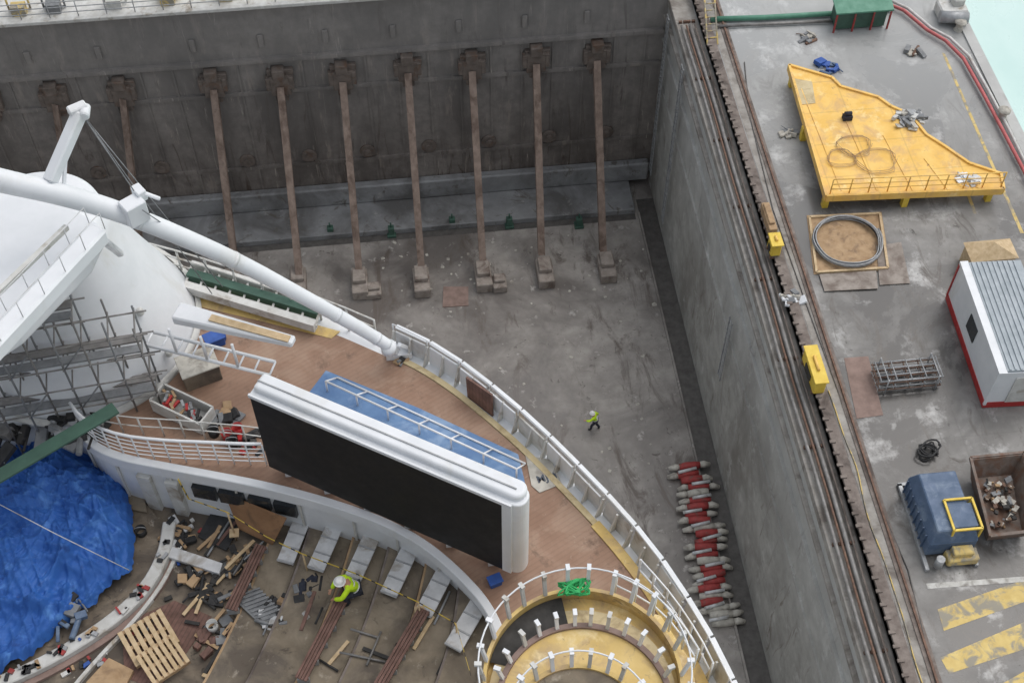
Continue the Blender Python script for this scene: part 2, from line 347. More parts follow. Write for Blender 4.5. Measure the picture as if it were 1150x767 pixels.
for i in range(NR):
    v=527+i*(182/NR); u=773+ i*(33/NR)
    p=P(u,v,0); j=random.uniform(-.12,.12)+(.3 if (i//3)%2 else 0); an=random.uniform(-.1,.1)
    grey=i%5==4 or i>=21
    kb=root('fabric_roll',p,'pale grey roll stacked on the dock floor' if grey else 'red roll with pale ends stacked on the dock floor','roll','rolls stacked in a row')
    dx=V((math.cos(an),math.sin(an),0)); c_=p+V((j,0,.24)); c_.z+=.0 if i%2 else .14
    mb=MB(); mb.tube([c_-dx*.62,c_-dx*.2+V((0,0,.02)),c_+dx*.3,c_+dx*.62],[.19,.24,.23,.19],10); mb.obj('roll_cover',m_pale if grey else m_redd,kb)
    for sg in (-1,1):
        if sg==(1 if (i//2)%2 else -1) or i%3==0:
            e_=c_+dx*.62*sg; mb=MB(); mb.tube([e_,e_+dx*.22*sg+V((0,0,.04)),e_+dx*.6*sg+V((0,random.uniform(-.1,.1),-.08))],[.18,.2,.12],9); mb.obj('pale_end',m_pale,kb)
    if i%2: mb=MB(); q=c_+V((random.uniform(-.4,.4),.05,.28)); mb.tube([q-dx*.6,q+dx*.5+V((0,.12,0))],.1,8); mb.obj('pale_sleeve',m_alu,kb)
# ------------------------------------------------------------------ quay objects
ZP=QZ+1.1
pl=[(886,74),(934,88),(944,98),(986,110),(1000,120),(1022,130),(1040,152),(1062,166),(1088,184),(1124,196),(1127,213),(928,221)]
pp=px(pl,ZP)
y0=root('steel_platform',P(1000,170,QZ),'large yellow steel work platform with railing on the quay','work platform')
mb=MB(); mb.prism(pp,ZP-.16,ZP); mb.obj('deck_plate',m_yel,y0,bevel=.02)
mb=MB()
for a,b in zip(pp,pp[1:]+pp[:1]): mb.beam(a+V((0,0,-.1)),b+V((0,0,-.1)),.14,.42)
mb.obj('edge_beam',m_yel,y0)
for u,v in ((892,80),(905,140),(930,215),(1020,214),(1115,208),(1050,165),(985,120)):
    q=P(u,v,ZP); mb=MB(); mb.box((q.x,q.y,QZ+.45),(.3,.3,.9)); mb.obj('leg',m_yel2,y0)
mb=MB(); a=P(932,218,ZP);b=P(1124,210,ZP); railing(mb,[a.lerp(b,i/9) for i in range(10)],1.05,r=.03,pr=.035); mb.obj('platform_railing',m_yel,y0)
for k in range(5):
    mb=MB(); q=P(900+k*46,100+k*26,ZP+.02); q2=P(945+k*40,214,ZP+.02); mb.beam(q,q2,.05,.03); mb.obj('weld_rib',m_yel,y0)
for (u,v,rr) in ((960,165,.85),(985,182,1.0),(945,178,.7)):
    c=P(u,v,ZP+.05); mb=MB(); mb.tube([c+V((rr*(1+.18*math.sin(3.1*t+u))*math.cos(t),rr*math.sin(t+.2*math.sin(2*t))*(1-t*.015),.02+.004*t)) for t in [i*.3 for i in range(64)]],.013,5)
    mb.obj('coiled_hose',m_wood,label='loosely coiled tan hose on the yellow platform',cat='hose',group='coiled hoses')
mb=MB(); mb.prism(px([(890,88),(912,92),(916,116),(898,118)],ZP+.03),ZP+.002,ZP+.03); mb.obj('stained_sheet',m_cream,label='stained tan sheet on the yellow platform',cat='sheet')
def clutter(u,v,z,n,spread,mats,name,label,cat,smax=.5):
    c=P(u,v,z); mb=MB()
    for i in range(n):
        a=random.uniform(0,6.3); d=spread*random.random()**.6; s=[random.uniform(.08,smax) for _ in range(3)]
        m=Matrix.Rotation(random.uniform(0,3),3,'Z')@Matrix.Rotation(random.uniform(-.5,.5),3,'X')
        o=c+V((d*math.cos(a),d*math.sin(a)*.8,s[2]*.3))
        if i%3==2: mb.tube([o+m@V((-s[1],0,0)),o+m@V((s[1],0,0))],s[0]*.25,7,mi=random.randrange(len(mats)))
        else: mb.box(o,(s[0],s[1]*1.5,s[2]*.5),mi=random.randrange(len(mats)),mat=m)
    return mb.obj(name,mats,label=label,cat=cat,bevel=.01)
clutter(1022,135,ZP,34,.9,[m_pale,m_galv,m_whited,m_grey],'equipment_heap','heap of pale hoses and fittings on the yellow platform','equipment')
clutter(1086,203,ZP,14,.6,[m_white,m_whited],'white_bundle','bundle of white wrapped items on the yellow platform','bundle')
clutter(928,78,QZ,16,.7,[m_blue,m_bluec],'blue_heap','crumpled heap of blue sheeting on the quay','tarpaulin')
clutter(888,336,QZ,16,.55,[m_white,m_pale,m_grey],'rubbish_heap','heap of white rubbish bags beside the crane rail','rubbish')
clutter(885,150,QZ,10,.4,[m_pale,m_grey],'rubbish_heap','small heap of grey fittings on the quay','rubbish')
mb=MB(); c=P(951,134,ZP)
mb.box(c+V((0,0,.15)),(.5,.35,.3)); mb.tube([c+V((-.2,0,.4)),c+V((.2,0,.4))],.12,10); mb.obj('hand_tool_case',m_navy,label='dark tool case on the yellow platform',cat='tool case',bevel=.02)
for i,(l,m) in enumerate((([(906,242),(990,238),(1000,303),(914,308)],m_wood),([(984,276),(1012,272),(1022,318),(988,320)],m_block),([(920,308),(984,304),(986,324),(926,327)],m_block))):
    z=QZ+.03+i*.03; mb=MB(); mb.prism(px(l,z),z-.02,z); mb.obj('plywood_sheet',m,label='weathered plywood sheet laid flat on the quay',cat='plywood',group='plywood sheets on the quay')
c=P(952,271,QZ+.2)
mb=MB(); fr=px([(909,244),(988,240),(997,301),(917,306)],QZ+.08)
for a,b in zip(fr,fr[1:]+fr[:1]): mb.beam(a,b,.12,.12)
mb.obj('timber_surround',m_timber,label='square timber surround lying on the plywood sheet',cat='timber')
mb=MB(); mb.tube([V((c.x+(1.66+.09*math.sin(t*.77+1)+.03*math.sin(5*t))*math.cos(t),c.y+(1.66+.08*math.sin(t*.63))*math.sin(t),QZ+.1+.035*(t/6.28)+.03*math.sin(3*t))) for t in [i*.13 for i in range(390)]],.035,5)
mb.obj('cable_coil',m_galv,label='large loose coil of grey cable on plywood',cat='cable coil')
mb=MB(); mb.tube([V((c.x+(1.62+.06*math.sin(t*.91))*math.cos(t),c.y+(1.64+.07*math.sin(t*.57+2))*math.sin(t),QZ+.16+.03*(t/6.28))) for t in [i*.13 for i in range(200)]],.03,5)
mb.obj('cable_coil',m_dark,label='large loose coil of dark cable on plywood',cat='cable coil')
A=P(1062,336,QZ); B=P(1103,458,QZ); dv=(B-A); Lc=dv.length; dv.normalize(); rv=V((-dv.y,dv.x,0)); 
if rv.x<0: rv=-rv
Wc=2.9; Hc=2.8
co=root('site_cabin',(A+B)/2+rv*Wc/2,'white portable cabin with red base stripe on the quay','portable cabin')
def cb(a,b,c0,c1,z0,z1,m,name,par=co,bv=0.0,bmx=None):
    mb=bmx or MB()
    q=[A+dv*a+rv*c0,A+dv*b+rv*c0,A+dv*b+rv*c1,A+dv*a+rv*c1]
    mb.hexa([V((p.x,p.y,QZ+z0)) for p in q]+[V((p.x,p.y,QZ+z1)) for p in q])
    return mb if bmx else mb.obj(name,m,par,bevel=bv)
cb(0,Lc,0,Wc,.28,Hc-.12,m_white,'cabin_wall')
cb(-.03,Lc+.03,-.03,Wc+.03,.05,.45,m_red,'base_stripe')
mb=MB(); cb(.05,Lc-.05,.35,Wc-.05,Hc-.12,Hc,None,'x',bmx=mb)
k=.45
while k<Wc-.2: cb(.08,Lc-.08,k,k+.09,Hc,Hc+.05,None,'x',bmx=mb); k+=.25
mb.obj('cabin_roof',m_roof,co)
cb(-.06,Lc+.06,-.04,.35,Hc-.2,Hc-.02,m_white,'roof_trim')
cb(Lc*.4,Lc*.56,-.05,.01,1.2,2.1,m_glass,'window')
cb(Lc+.001,Lc+.05,.9,1.9,.45,2.3,m_whited,'cabin_door')
for a in (0,Lc): cb(a-.05,a+.05,-.05,.07,.28,Hc-.2,m_red if a==0 else m_white,'corner_post')
c=P(1112,285,QZ+1)
mb=MB(); b0=[c+V(q) for q in ((-1.1,-.5,-1),(1.1,-.5,-1),(1.1,.6,-1),(-1.1,.6,-1),(-1.1,-.5,.2),(1.1,-.5,.2),(1.1,.6,.2),(-1.1,.6,.2))]; mb.hexa(b0)
t=[mb.bm.verts.new(c+V(q)) for q in ((-1.2,-.6,.2),(1.2,-.6,.2),(1.2,.7,.2),(-1.2,.7,.2),(0,.05,.8))]
for f in ((0,1,4),(1,2,4),(2,3,4),(3,0,4)): mb.bm.faces.new([t[i] for i in f])
mb.obj('timber_kiosk',m_timber,label='small tan timber kiosk with a pitched top',cat='kiosk')
def ycab(u,v,l,w,h,lab):
    p=P(u,v,QZ); r1=root('yellow_cabinet',p,lab,'cabinet','yellow cabinets by the crane rail')
    mb=MB(); mb.box(p+V((0,0,h/2+.15)),(w,l,h)); mb.obj('cabinet_body',m_yel2,r1,bevel=.06)
    mb=MB(); mb.box(p+V((0,0,h+.2)),(w+.12,l+.12,.08)); mb.obj('cabinet_lid',m_yel2,r1,bevel=.02)
    for sy in (-1,1): mb=MB(); mb.box(p+V((0,sy*l*.4,.07)),(w*1.1,.15,.14)); mb.obj('skid',m_rust,r1)
    mb=MB(); mb.box(p+V((-w/2-.02,0,h*.6)),(.05,l*.4,h*.4)); mb.obj('vent_grille',m_dark,r1)
    mb=MB(); mb.tube([p+V((0,-l*.2,h+.3)),p+V((0,l*.2,h+.3))],.07,10); mb.obj('lifting_bar',m_yel,r1)
ycab(912,424,2.1,.55,.85,'long bright yellow cabinet on skids beside the crane rail')
ycab(868,284,.8,.5,.8,'small bright yellow cabinet on the quay edge')
mb=MB(); p=P(862,252,QZ); mb.box(p+V((0,0,.35)),(.42,1.9,.6)); mb.box(p+V((0,.1,.7)),(.3,1.4,.12)); mb.obj('timber_crate',m_wood,label='long tan timber crate beside the crane rail',cat='crate',bevel=.03)
flat('steel_plate',[(948,402),(975,400),(992,466),(962,470)],QZ+.02,m_rplate,kind=None,label='rust stained steel plate on the quay',cat='steel plate')
c=P(1016,428,QZ); r1=root('scaffold_frame_stack',c,'stack of steel scaffold frames on the quay','scaffold frames')
for k in range(5):
    mb=MB(); z=.15+k*.16; o=V((random.uniform(-.1,.1),random.uniform(-.1,.1),z))
    for s in (-.55,-.2,.2,.55): mb.tube([c+o+V((-1.5,s,0)),c+o+V((1.5,s,0))],.035,6)
    for s in (-1.45,-.7,0,.7,1.45): mb.tube([c+o+V((s,-.6,0.03)),c+o+V((s,.6,0.03))],.03,6)
    mb.obj('scaffold_frame',m_rust if k%2 else m_galv,r1)
for s in (-1.2,1.2):
    mb=MB()
    for q in (-.65,.65): mb.tube([c+V((s,q,0)),c+V((s,q,1.15))],.035,6)
    mb.tube([c+V((s,-.65,1.1)),c+V((s,.65,1.1))],.035,6); mb.obj('rack_post',m_galv,r1)
c=P(1041,508,QZ); mb=MB()
for k in range(5): 
    ph=random.uniform(0,6); mb.tube([c+V(((.42+.1*math.sin(2.1*t+ph))*math.cos(t)*(1+.1*k)*.8,(.36+.1*math.sin(1.7*t+ph))*math.sin(t+ph),.08+.07*k+.04*math.sin(3*t))) for t in [i*.35 for i in range(20)]],.045,6)
mb.obj('hose_tangle',m_rubber,label='dark tangled heap of hoses on the quay',cat='hose')
A2=P(1012,560,QZ); B2=P(1036,634,QZ); d2=(B2-A2); L2=d2.length; d2.normalize(); r2=V((-d2.y,d2.x,0)); 
if r2.x<0: r2=-r2
W2=2.3; bs=root('blue_compactor_skip',(A2+B2)/2+r2*W2/2,'blue closed waste skip with yellow lifting frame','waste skip')
L2+=.7; A2=A2-d2*.45
def sk(a,c,z): return A2+d2*a+r2*c+V((0,0,z))
def sbox(mb,a,b,c0,c1,z0,z1,mi=0,ta=0):
    mb.hexa([sk(a,c0,z0),sk(b,c0,z0),sk(b,c1,z0),sk(a,c1,z0),sk(a+ta,c0+ta,z1),sk(b-ta,c0+ta,z1),sk(b-ta,c1-ta,z1),sk(a+ta,c1-ta,z1)],mi)
mb=MB(); sbox(mb,.1,L2*.86,.12,W2-.1,.25,1.2); sbox(mb,.1,L2*.86,.12,W2-.1,1.2,1.85,ta=.24); mb.obj('skip_body',m_bluec,bs,bevel=.04)
for k in range(8): mb=MB(); sbox(mb,.25+k*.38,.3+k*.38,.04,.12,.25,1.2); mb.obj('side_rib',m_bluec,bs)
mb=MB(); sbox(mb,-.2,L2+.1,0,.16,.02,.2); sbox(mb,-.2,L2+.1,W2-.16,W2,.02,.2); sbox(mb,-.25,-.1,0,W2,.02,.2); mb.obj('skid_frame',m_galv,bs)
mb=MB(); q=[(L2*.45,1.0),(L2*.82,1.0),(L2*.82,W2-.1),(L2*.45,W2-.1)]
qq=[sk(a,b,1.95) for a,b in q]
for a,b in zip(qq,qq[1:]+qq[:1]): mb.beam(a,b,.09,.09)
for a in qq: mb.beam(a,a-V((0,0,.7)),.08,.08)
mb.obj('lifting_frame',m_yel2,bs)
mb=MB(); sbox(mb,L2*.5,L2*.78,1.1,W2-.2,1.75,1.9); mb.obj('hatch_cover',m_bluec,bs)
mb=MB(); sbox(mb,L2*.86,L2+.05,.9,W2-.05,.2,.65); sbox(mb,L2*.86,L2-.1,1.1,W2-.3,.65,.95); mb.obj('motor_housing',m_yline,bs,bevel=.05)
mb=MB(); mb.tube([sk(L2,.5,.3),sk(L2,.5,.9)],.18,12); mb.obj('hydraulic_tank',m_galv,bs)
c=[P(1090,514,QZ+1.3),P(1150,508,QZ+1.3),P(1166,596,QZ+1.3),P(1112,602,QZ+1.3)]
cen=sum(c,V())/4; os_=root('open_skip',V((cen.x,cen.y,QZ)),'open rusty steel skip full of debris','waste skip')
bt=[V((cen.x+(p.x-cen.x)*.78,cen.y+(p.y-cen.y)*.8,QZ+.15)) for p in c]
mb=MB()
inn=[V((cen.x+(p.x-cen.x)*.92,cen.y+(p.y-cen.y)*.94,p.z)) for p in c]; inb=[V((cen.x+(p.x-cen.x)*.72,cen.y+(p.y-cen.y)*.75,QZ+.3)) for p in c]
a=[mb.bm.verts.new(p) for p in c];b=[mb.bm.verts.new(p) for p in bt];i_=[mb.bm.verts.new(p) for p in inn];j_=[mb.bm.verts.new(p) for p in inb]
for k in range(4):
    n=(k+1)%4; mb.bm.faces.new((a[k],a[n],b[n],b[k])); mb.bm.faces.new((a[k],a[n],i_[n],i_[k])); mb.bm.faces.new((i_[k],i_[n],j_[n],j_[k]))
mb.bm.faces.new(b); mb.bm.faces.new(j_); mb.obj('skip_shell',m_skip,os_)
mb=MB()
for k in range(4): mb.beam(c[k],c[(k+1)%4],.12,.12)
mb.obj('skip_rim',m_skip,os_)
mb=MB()
for k in range(60):
    s,t=random.uniform(.12,.88),random.uniform(.12,.88); q=inb[0].lerp(inb[1],s).lerp(inb[3].lerp(inb[2],s),t)
    mb.box(q+V((0,0,random.uniform(.1,.45))),(random.uniform(.1,.4),random.uniform(.05,.25),.1),mi=random.randrange(6),mat=Matrix.Rotation(random.uniform(0,3),3,'Z')@Matrix.Rotation(random.uniform(-.6,.6),3,'X'))
mb.obj('skip_debris',[m_debris,m_wood,m_pale,m_rust,m_grey,m_dark],os_,kind='stuff')
c=P(962,26,QZ); gs=root('green_shed',c,'small green roofed equipment shed with red posts','shed')
mb=MB(); mb.box(c+V((0,0,.7)),(2.9,1.1,1.2)); mb.obj('shed_wall',m_greend,gs)
mb=MB(); mb.hexa([c+V(q) for q in ((-1.7,-.8,1.35),(1.7,-.8,1.35),(1.7,.8,1.75),(-1.7,.8,1.75),(-1.7,-.8,1.45),(1.7,-.8,1.45),(1.7,.8,1.85),(-1.7,.8,1.85))]); mb.obj('shed_roof',m_green,gs)
for x in (-1.6,-.5,.6,1.6): mb=MB(); mb.box(c+V((x,-.72,.68)),(.09,.09,1.35)); mb.obj('post',m_redd,gs)
mb=MB(); mb.tube([P(798,22,QZ+.2),P(860,20,QZ+.2),P(928,16,QZ+.2),P(1000,10,QZ+.2)],.16,10); mb.obj('green_pipe',m_green,label='green painted pipe crossing the quay',cat='pipe')
mb=MB(); mb.tube([P(806,30,QZ+.15),P(870,27,QZ+.15),P(935,24,QZ+.15)],.09,8); mb.obj('grey_pipe',m_pipe,label='thin grey pipe crossing the quay',cat='pipe')
mb=MB(); mb.tube([P(u,v,QZ+.25) for u,v in ((990,2),(1015,12),(1040,33),(1062,46),(1082,66),(1104,105),(1128,150),(1150,192),(1180,260))],.1,8); mb.obj('red_pipe',M('faded_red_paint',(196,104,104),(178,94,94),3,.6),label='red fire main pipe running along the water edge',cat='pipe')
mb=MB(); mb.tube([P(u,v,QZ+.2) for u,v in ((998,0),(1020,10),(1046,32),(1067,43),(1088,63),(1110,102),(1134,147),(1155,190),(1186,260))],.09,8); mb.obj('white_pipe',m_whited,label='white pipe running beside the red pipe',cat='pipe')
c=P(1066,18,QZ); mc=root('winch_machine',c,'white mooring winch machine near the water edge','winch')
mb=MB(); mb.box(c+V((0,0,.4)),(1.6,1.3,.8)); mb.box(c+V((.3,.2,1)),(.7,.8,.5)); mb.obj('winch_housing',m_whited,mc,bevel=.08)
mb=MB(); mb.tube([c+V((-.9,-.6,.5)),c+V((.7,-.9,.5))],.35,16); mb.obj('winch_drum',m_galv,mc)
for y in (57.5,50):
    c=V((QE-.35,y,QZ)); mb=MB(); mb.lathe(c,[(.3,0),(.22,.12),(.2,.4),(.34,.5),(.34,.6),(0.01,.66)],16); mb.obj('bollard',m_pale,label='pale mooring bollard at the quay edge',cat='bollard',group='bollards on the quay')
a=P(793,-10,QZ); b=P(800,52,QZ)
mb=MB()
for s in (-.3,.3): mb.tube([a+V((s,0,1.0)),b+V((s,0,.1))],.05,6)
for i in range(11): q=a.lerp(b,i/10); z=1.0-.09*i; mb.tube([q+V((-.3,0,z)),q+V((.3,0,z))],.035,6)
mb.obj('yellow_ladder',m_yline,label='yellow ladder leaning over the quay edge',cat='ladder')
for u,v in ((1025,60),(905,44)): clutter(u,v,QZ,9,.5,[m_grey,m_pale,m_rust],'equipment_heap','small heap of fittings on the far quay','equipment')
for u in (20,60,130,190,255,340):
    p=PY(u,8,GY+.3); p.z=GT+.24
    mb=MB(); mb.box(p+V((0,0,.3)),(.8,.6,.6)); mb.tube([p+V((-.6,.2,.1)),p+V((-.6,.2,1.3))],.06,6); mb.tube([p+V((.6,.2,.1)),p+V((.6,.2,1.3))],.06,6); mb.beam(p+V((-.6,.2,1.2)),p+V((.6,.2,1.2)),.1,.1); mb.beam(p+V((-.6,.15,.15)),p+V((.6,.15,.15)),.1,.1)
    mb.obj('mooring_winch',random.choice([m_yline,m_whited,m_grey]),label='small mooring winch on the gate walkway',cat='winch',group='winches on the gate walkway')
# ------------------------------------------------------------------ SHIP
DZ=37.0
OUT=[(-160,258),(-60,262),(60,270),(170,292),(240,312),(310,336),(380,360),(440,386),(480,404),(520,430),(560,462),(600,497),(650,547),(700,600),(740,651),(775,706),(800,750),(818,790),(850,860)]
INN=[(585,860),(574,760),(562,712),(545,678),(515,645),(480,615),(440,592),(402,577),(355,562),(300,548),(240,536),(180,525),(130,515),(98,498),(86,476),(60,468),(-160,468)]
O3=chaikin(px(OUT,DZ)); I3=chaikin(px(INN,DZ))
ship=root('cruise_ship',V((-12,8,2)),'white cruise ship stern decks under refit in dry dock','ship')
hull=[p for p in offs(O3,.3)]; hl=[V((-34,hull[0].y,0))]+hull+[V((hull[-1].x+.6,-40,0)),V((-34,-40,0))]
mb=MB(); mb.prism(hl,2.0,34.2); mb.obj('hull',m_white,ship)
mb=MB(); mb.prism([V((-34,O3[0].y,0))]+O3+I3+[V((-34,I3[-1].y,0))],34.2,DZ-.02); mb.obj('deck_structure',m_white,ship)
Oi=offs(O3,.45); Ii=offs(I3,.12)
mb=MB(); mb.prism([V((-34,Oi[0].y,0))]+Oi+Ii+[V((-34,Ii[-1].y,0))],DZ-.02,DZ+.01); mb.obj('teak_deck',m_teak,ship)
i0=[i for i,p in enumerate(O3) if p.x>P(435,385,DZ).x][0]
seg=O3[i0:]
path=resamp(seg,1.1)
h0=len(seg)//2
mb=MB(); a=offs(seg[:h0],.28);b=offs(seg[:h0],.44); mb.prism(a+b[::-1],DZ-.02,DZ+.05); mb.obj('waterway_gutter',m_cream,ship)
mb=MB(); a=offs(seg[h0-1:],.24);b=offs(seg[h0-1:],.5); mb.prism(a+b[::-1],DZ-.02,DZ+.054); mb.obj('waterway_gutter',m_yfloor,ship)
for i in range(len(path)-1):
    p,q=path[i],path[i+1]; d=(q-p).normalized(); n=V((d.y,-d.x,0))
    mb=MB(); aa=p+d*.07; bb=q-d*.07; lean=(.10 if i>6 else .02)+random.uniform(-.03,.03)
    H=.68+random.uniform(-.02,.02)
    mb.hexa([aa,bb,bb+n*.05,aa+n*.05,aa+V((0,0,H))-n*lean,bb+V((0,0,H))-n*lean,bb+V((0,0,H))-n*(lean-.05),aa+V((0,0,H))-n*(lean-.05)])
    mb.obj('bulwark_panel',random.choice([m_whited,m_white,m_alu]),ship,bevel=.01)
    for f in (.0,.5):
        s_=p.lerp(q,f); mb=MB(); mb.hexa([s_+n*.06,s_+n*.24,s_+n*.24+d*.05,s_+n*.06+d*.05,s_+n*.0+V((0,0,.7)),s_+n*.05+V((0,0,.7)),s_+n*.05+d*.05+V((0,0,.7)),s_+n*.0+d*.05+V((0,0,.7))]); mb.obj('bulwark_bracket',m_whited,ship)
    aa=p+d*.02-n*.12+V((0,0,.74)); bb=q-d*.02-n*.12+V((0,0,.74)); mb=MB(); mb.beam(aa,bb,.13,.05); mb.obj('rail_cap',m_white,ship,bevel=.01)
mb=MB(); mb.tube([p+V((0,0,.95)) for p in offs(path,.0)],.022,6); 
for p in offs(path,.0): mb.tube([p+V((0,0,.7)),p+V((0,0,.95))],.022,6)
mb.obj('top_rail',m_white,ship)
mb=MB(); a=offs(I3,.12);b=offs(I3,-.1); mb.prism(a+b[::-1],DZ-.3,DZ+.14); mb.obj('coaming',m_white,ship,bevel=.02)
bal=chaikin(px([(300,522),(280,522),(240,520),(190,518),(140,512),(104,496),(88,474)],DZ+.05))
bal=resamp(bal,.42)
mb=MB(); railing(mb,bal,.95,rails=(.8,.6,.4,.2),r=.016,pr=.022); mb.obj('balcony_railing',m_white,ship)
mb=MB(); mb.tube([p+V((0,0,1.0)) for p in bal],.045,8); mb.obj('balcony_handrail',m_white,ship)
b2=resamp(chaikin(px([(300,500),(280,497),(240,494),(200,490),(150,488),(110,480)],DZ+.05)),.55)
mb=MB(); railing(mb,b2,.8,rails=(1,.5),r=.02,pr=.025); mb.obj('inner_railing',m_whited,ship)
def wallbox(u1,v1,u2,v2,z0,z1,m,name,t=.06):
    p=P(u1,v1,DZ);q=P(u2,v2,DZ); d=(q-p).normalized(); n=V((d.y,-d.x,0))
    mb=MB(); mb.hexa([V((a.x,a.y,z)) for z in (z0,z1) for a in (p,q,q+n*t,p+n*t)]); return mb.obj(name,m,ship)
for u1,v1,u2,v2 in ((212,531,238,536),(242,537,270,542),(276,543,300,548),(305,549,330,555)):
    wallbox(u1,v1,u2,v2,36.0,36.5,m_glass,'window',.13)
for u1,v1,u2,v2 in ((150,518,165,521),(182,525,196,528)): wallbox(u1,v1,u2,v2,34.8,36.5,m_whited,'door_panel',.16)
for k in range(10,len(I3)-12,5):
    p=I3[k]; t=(I3[k+1]-I3[k-1]).normalized(); n=V((t.y,-t.x,0)); mb=MB(); mb.beam(V((p.x,p.y,34.5))-n*.03,V((p.x,p.y,36.7))-n*.03,.07,.06); mb.obj('wall_rib',m_whited,ship)
mb=MB(); mb.prism([V((-34,P(0,480,34.4).y,0)),V((P(600,560,34.4).x,P(300,500,34.4).y,0)),V((P(600,560,34.4).x+1,4,0)),V((-34,4,0))],34.2,34.85); mb.obj('amphitheatre_floor',m_tan,ship)
T=[(318,556),(355,563),(402,578),(440,593),(480,616),(515,646),(548,684)]
BX=[190,240,295,345,400,458,525]
TZ=[35.2,35.42,35.64,35.86,36.08,36.3]
def curve(a,b): 
    m_=a.lerp(b,.5)+(b-a).cross(V((0,0,1))).normalized()*-.5; return [a.lerp(m_,t).lerp(m_.lerp(b,t),t) for t in [k/8 for k in range(9)]]
for i in range(6):
    z=TZ[i]; tp_=[P(*T[i],z),P(*T[i+1],z)]
    e0,e1=P(BX[i],830,z),P(BX[i+1],830,z)
    L_,R_=curve(tp_[0],e0),curve(tp_[1],e1)
    mb=MB(); mb.prism(L_+R_[::-1],34.3+i*.004,z); mb.obj('seating_terrace',m_tan2,ship,bevel=.02)
    mb=MB(); 
    for a,b in zip(L_,L_[1:]): mb.beam(a+V((0.03,0,-.02)),b+V((.03,0,-.02)),.06,.05)
    mb.obj('terrace_nosing',m_cope if i%2 else m_wood,ship)
mb=MB(); l=[T[6],(575,700),(600,830),(BX[6],830)]; mb.prism(px(l,36.45),34.33,36.45); mb.obj('seating_terrace',m_tan2,ship)
for (u1,v1,u2,v2,z) in ((392,668,340,768,35.64),(478,690,428,775,36.08),(296,618,262,690,35.2)):
    a,b=P(u1,v1,z),P(u2,v2,z)
    bn=root('bench',a.lerp(b,.5),'long dark red slatted bench on the seating terrace','bench','benches on the terraces')
    n_=(b-a).cross(V((0,0,1))).normalized(); mb=MB()
    for s_ in (-.1,-.02,.06,.14): mb.beam(a+n_*s_+V((0,0,.28)),b+n_*s_+V((0,0,.28)),.065,.04)
    for k in range(5): q=a.lerp(b,k/4*.94+.03)+V((0,0,.245)); mb.beam(q-n_*.15,q+n_*.18,.05,.03)
    mb.obj('seat',m_brown,bn)
    for k in range(6): q=a.lerp(b,k/5*.94+.03); mb=MB(); mb.box(q+V((0,0,.11)),(.3,.08,.23)); mb.obj('bench_support',m_galv,bn)
SP=[((340,582),(320,632)),((378,586),(354,640)),((420,597),(396,650)),((462,613),(436,668)),((503,636),(475,690)),((541,672),(508,728))]
for i,((u1,v1),(u2,v2)) in enumerate(SP):
    z=TZ[i]+.2; a,b=P(u1,v1,z+.1),P(u2,v2,z-.05); d=(b-a).normalized(); nn_=d.cross(V((0,0,1))).normalized()
    st=root('stair_panel',V((a.x,a.y,TZ[i])),'flat pale aluminium stair panel on the seating terrace','stair panel','aluminium stair panels on the terraces')
    mb=MB(); mb.beam(a,b,.46,.05); mb.obj('panel_sheet',m_alu,st,bevel=.01)
    for f in (.02,.35,.67,.98):
        q=a.lerp(b,f)+V((0,0,.035)); mb=MB(); mb.beam(q-nn_*.23,q+nn_*.23,.04,.025); mb.obj('panel_nosing',m_galv,st)
    for s_ in (-.22,.22):
        mb=MB(); q=a.lerp(b,.05)+nn_*s_; mb.beam(q,V((q.x,q.y,TZ[i])),.05,.05); mb.beam(q+V((0,0,.0)),q+V((0,0,.2)),.05,.05); mb.obj('support_foot',m_white,st)
rim=chaikin(px([(-60,792),(0,768),(45,748),(92,722),(135,692),(168,658),(186,622),(191,588)],35.0))
mb=MB(); a=offs(rim,.17); b=offs(rim,-.17); mb.prism(a+b[::-1],34.4,35.15); mb.obj('stage_rim',m_whited,ship,bevel=.03)
mb=MB(); a=offs(rim,.34); b=offs(rim,.18); mb.prism(a+b[::-1],34.4,34.95); mb.obj('stage_trim',m_rplate,ship)
mb=MB(); mb.prism([q for q in offs(rim,-.18)]+px([(160,560),(100,520),(-160,480),(-160,800)],35),34.43,34.95); mb.obj('stage_floor',m_tan,ship)
rim2=chaikin(px([(60,800),(110,740),(150,700),(185,655),(205,610)],34.9)); mb=MB(); a=offs(rim2,.05);b=offs(rim2,-.05); mb.prism(a+b[::-1],34.4,34.98); mb.obj('inner_kerb',m_whited,ship)
mb=MB(); mb.prism(px([(366,416),(470,458),(582,510),(592,552),(470,510),(340,450)],DZ+.02),DZ+.012,DZ+.02); mb.obj('blue_deck_strip',m_bluedeck,ship)
a=P(368,440,DZ);b=P(580,538,DZ); br=root('barrier_rail',a.lerp(b,.5),'long white tubular barrier standing on the blue deck','barrier')
nn_=(b-a).cross(V((0,0,1))).normalized()
for z,o in ((.5,0),(.04,.5)): mb=MB(); mb.tube([a+V((0,0,z))-nn_*o,b+V((0,0,z))-nn_*o],.03,8); mb.obj('barrier_tube',m_white,br)
for k in range(7):
    q=a.lerp(b,k/6); mb=MB(); mb.tube([q+V((0,0,0.02)),q+V((0,0,.5))],.026,6); mb.tube([q+V((0,0,.5)),q-nn_*.5+V((0,0,.04))],.024,6)
    mb.obj('barrier_post',m_white,br)
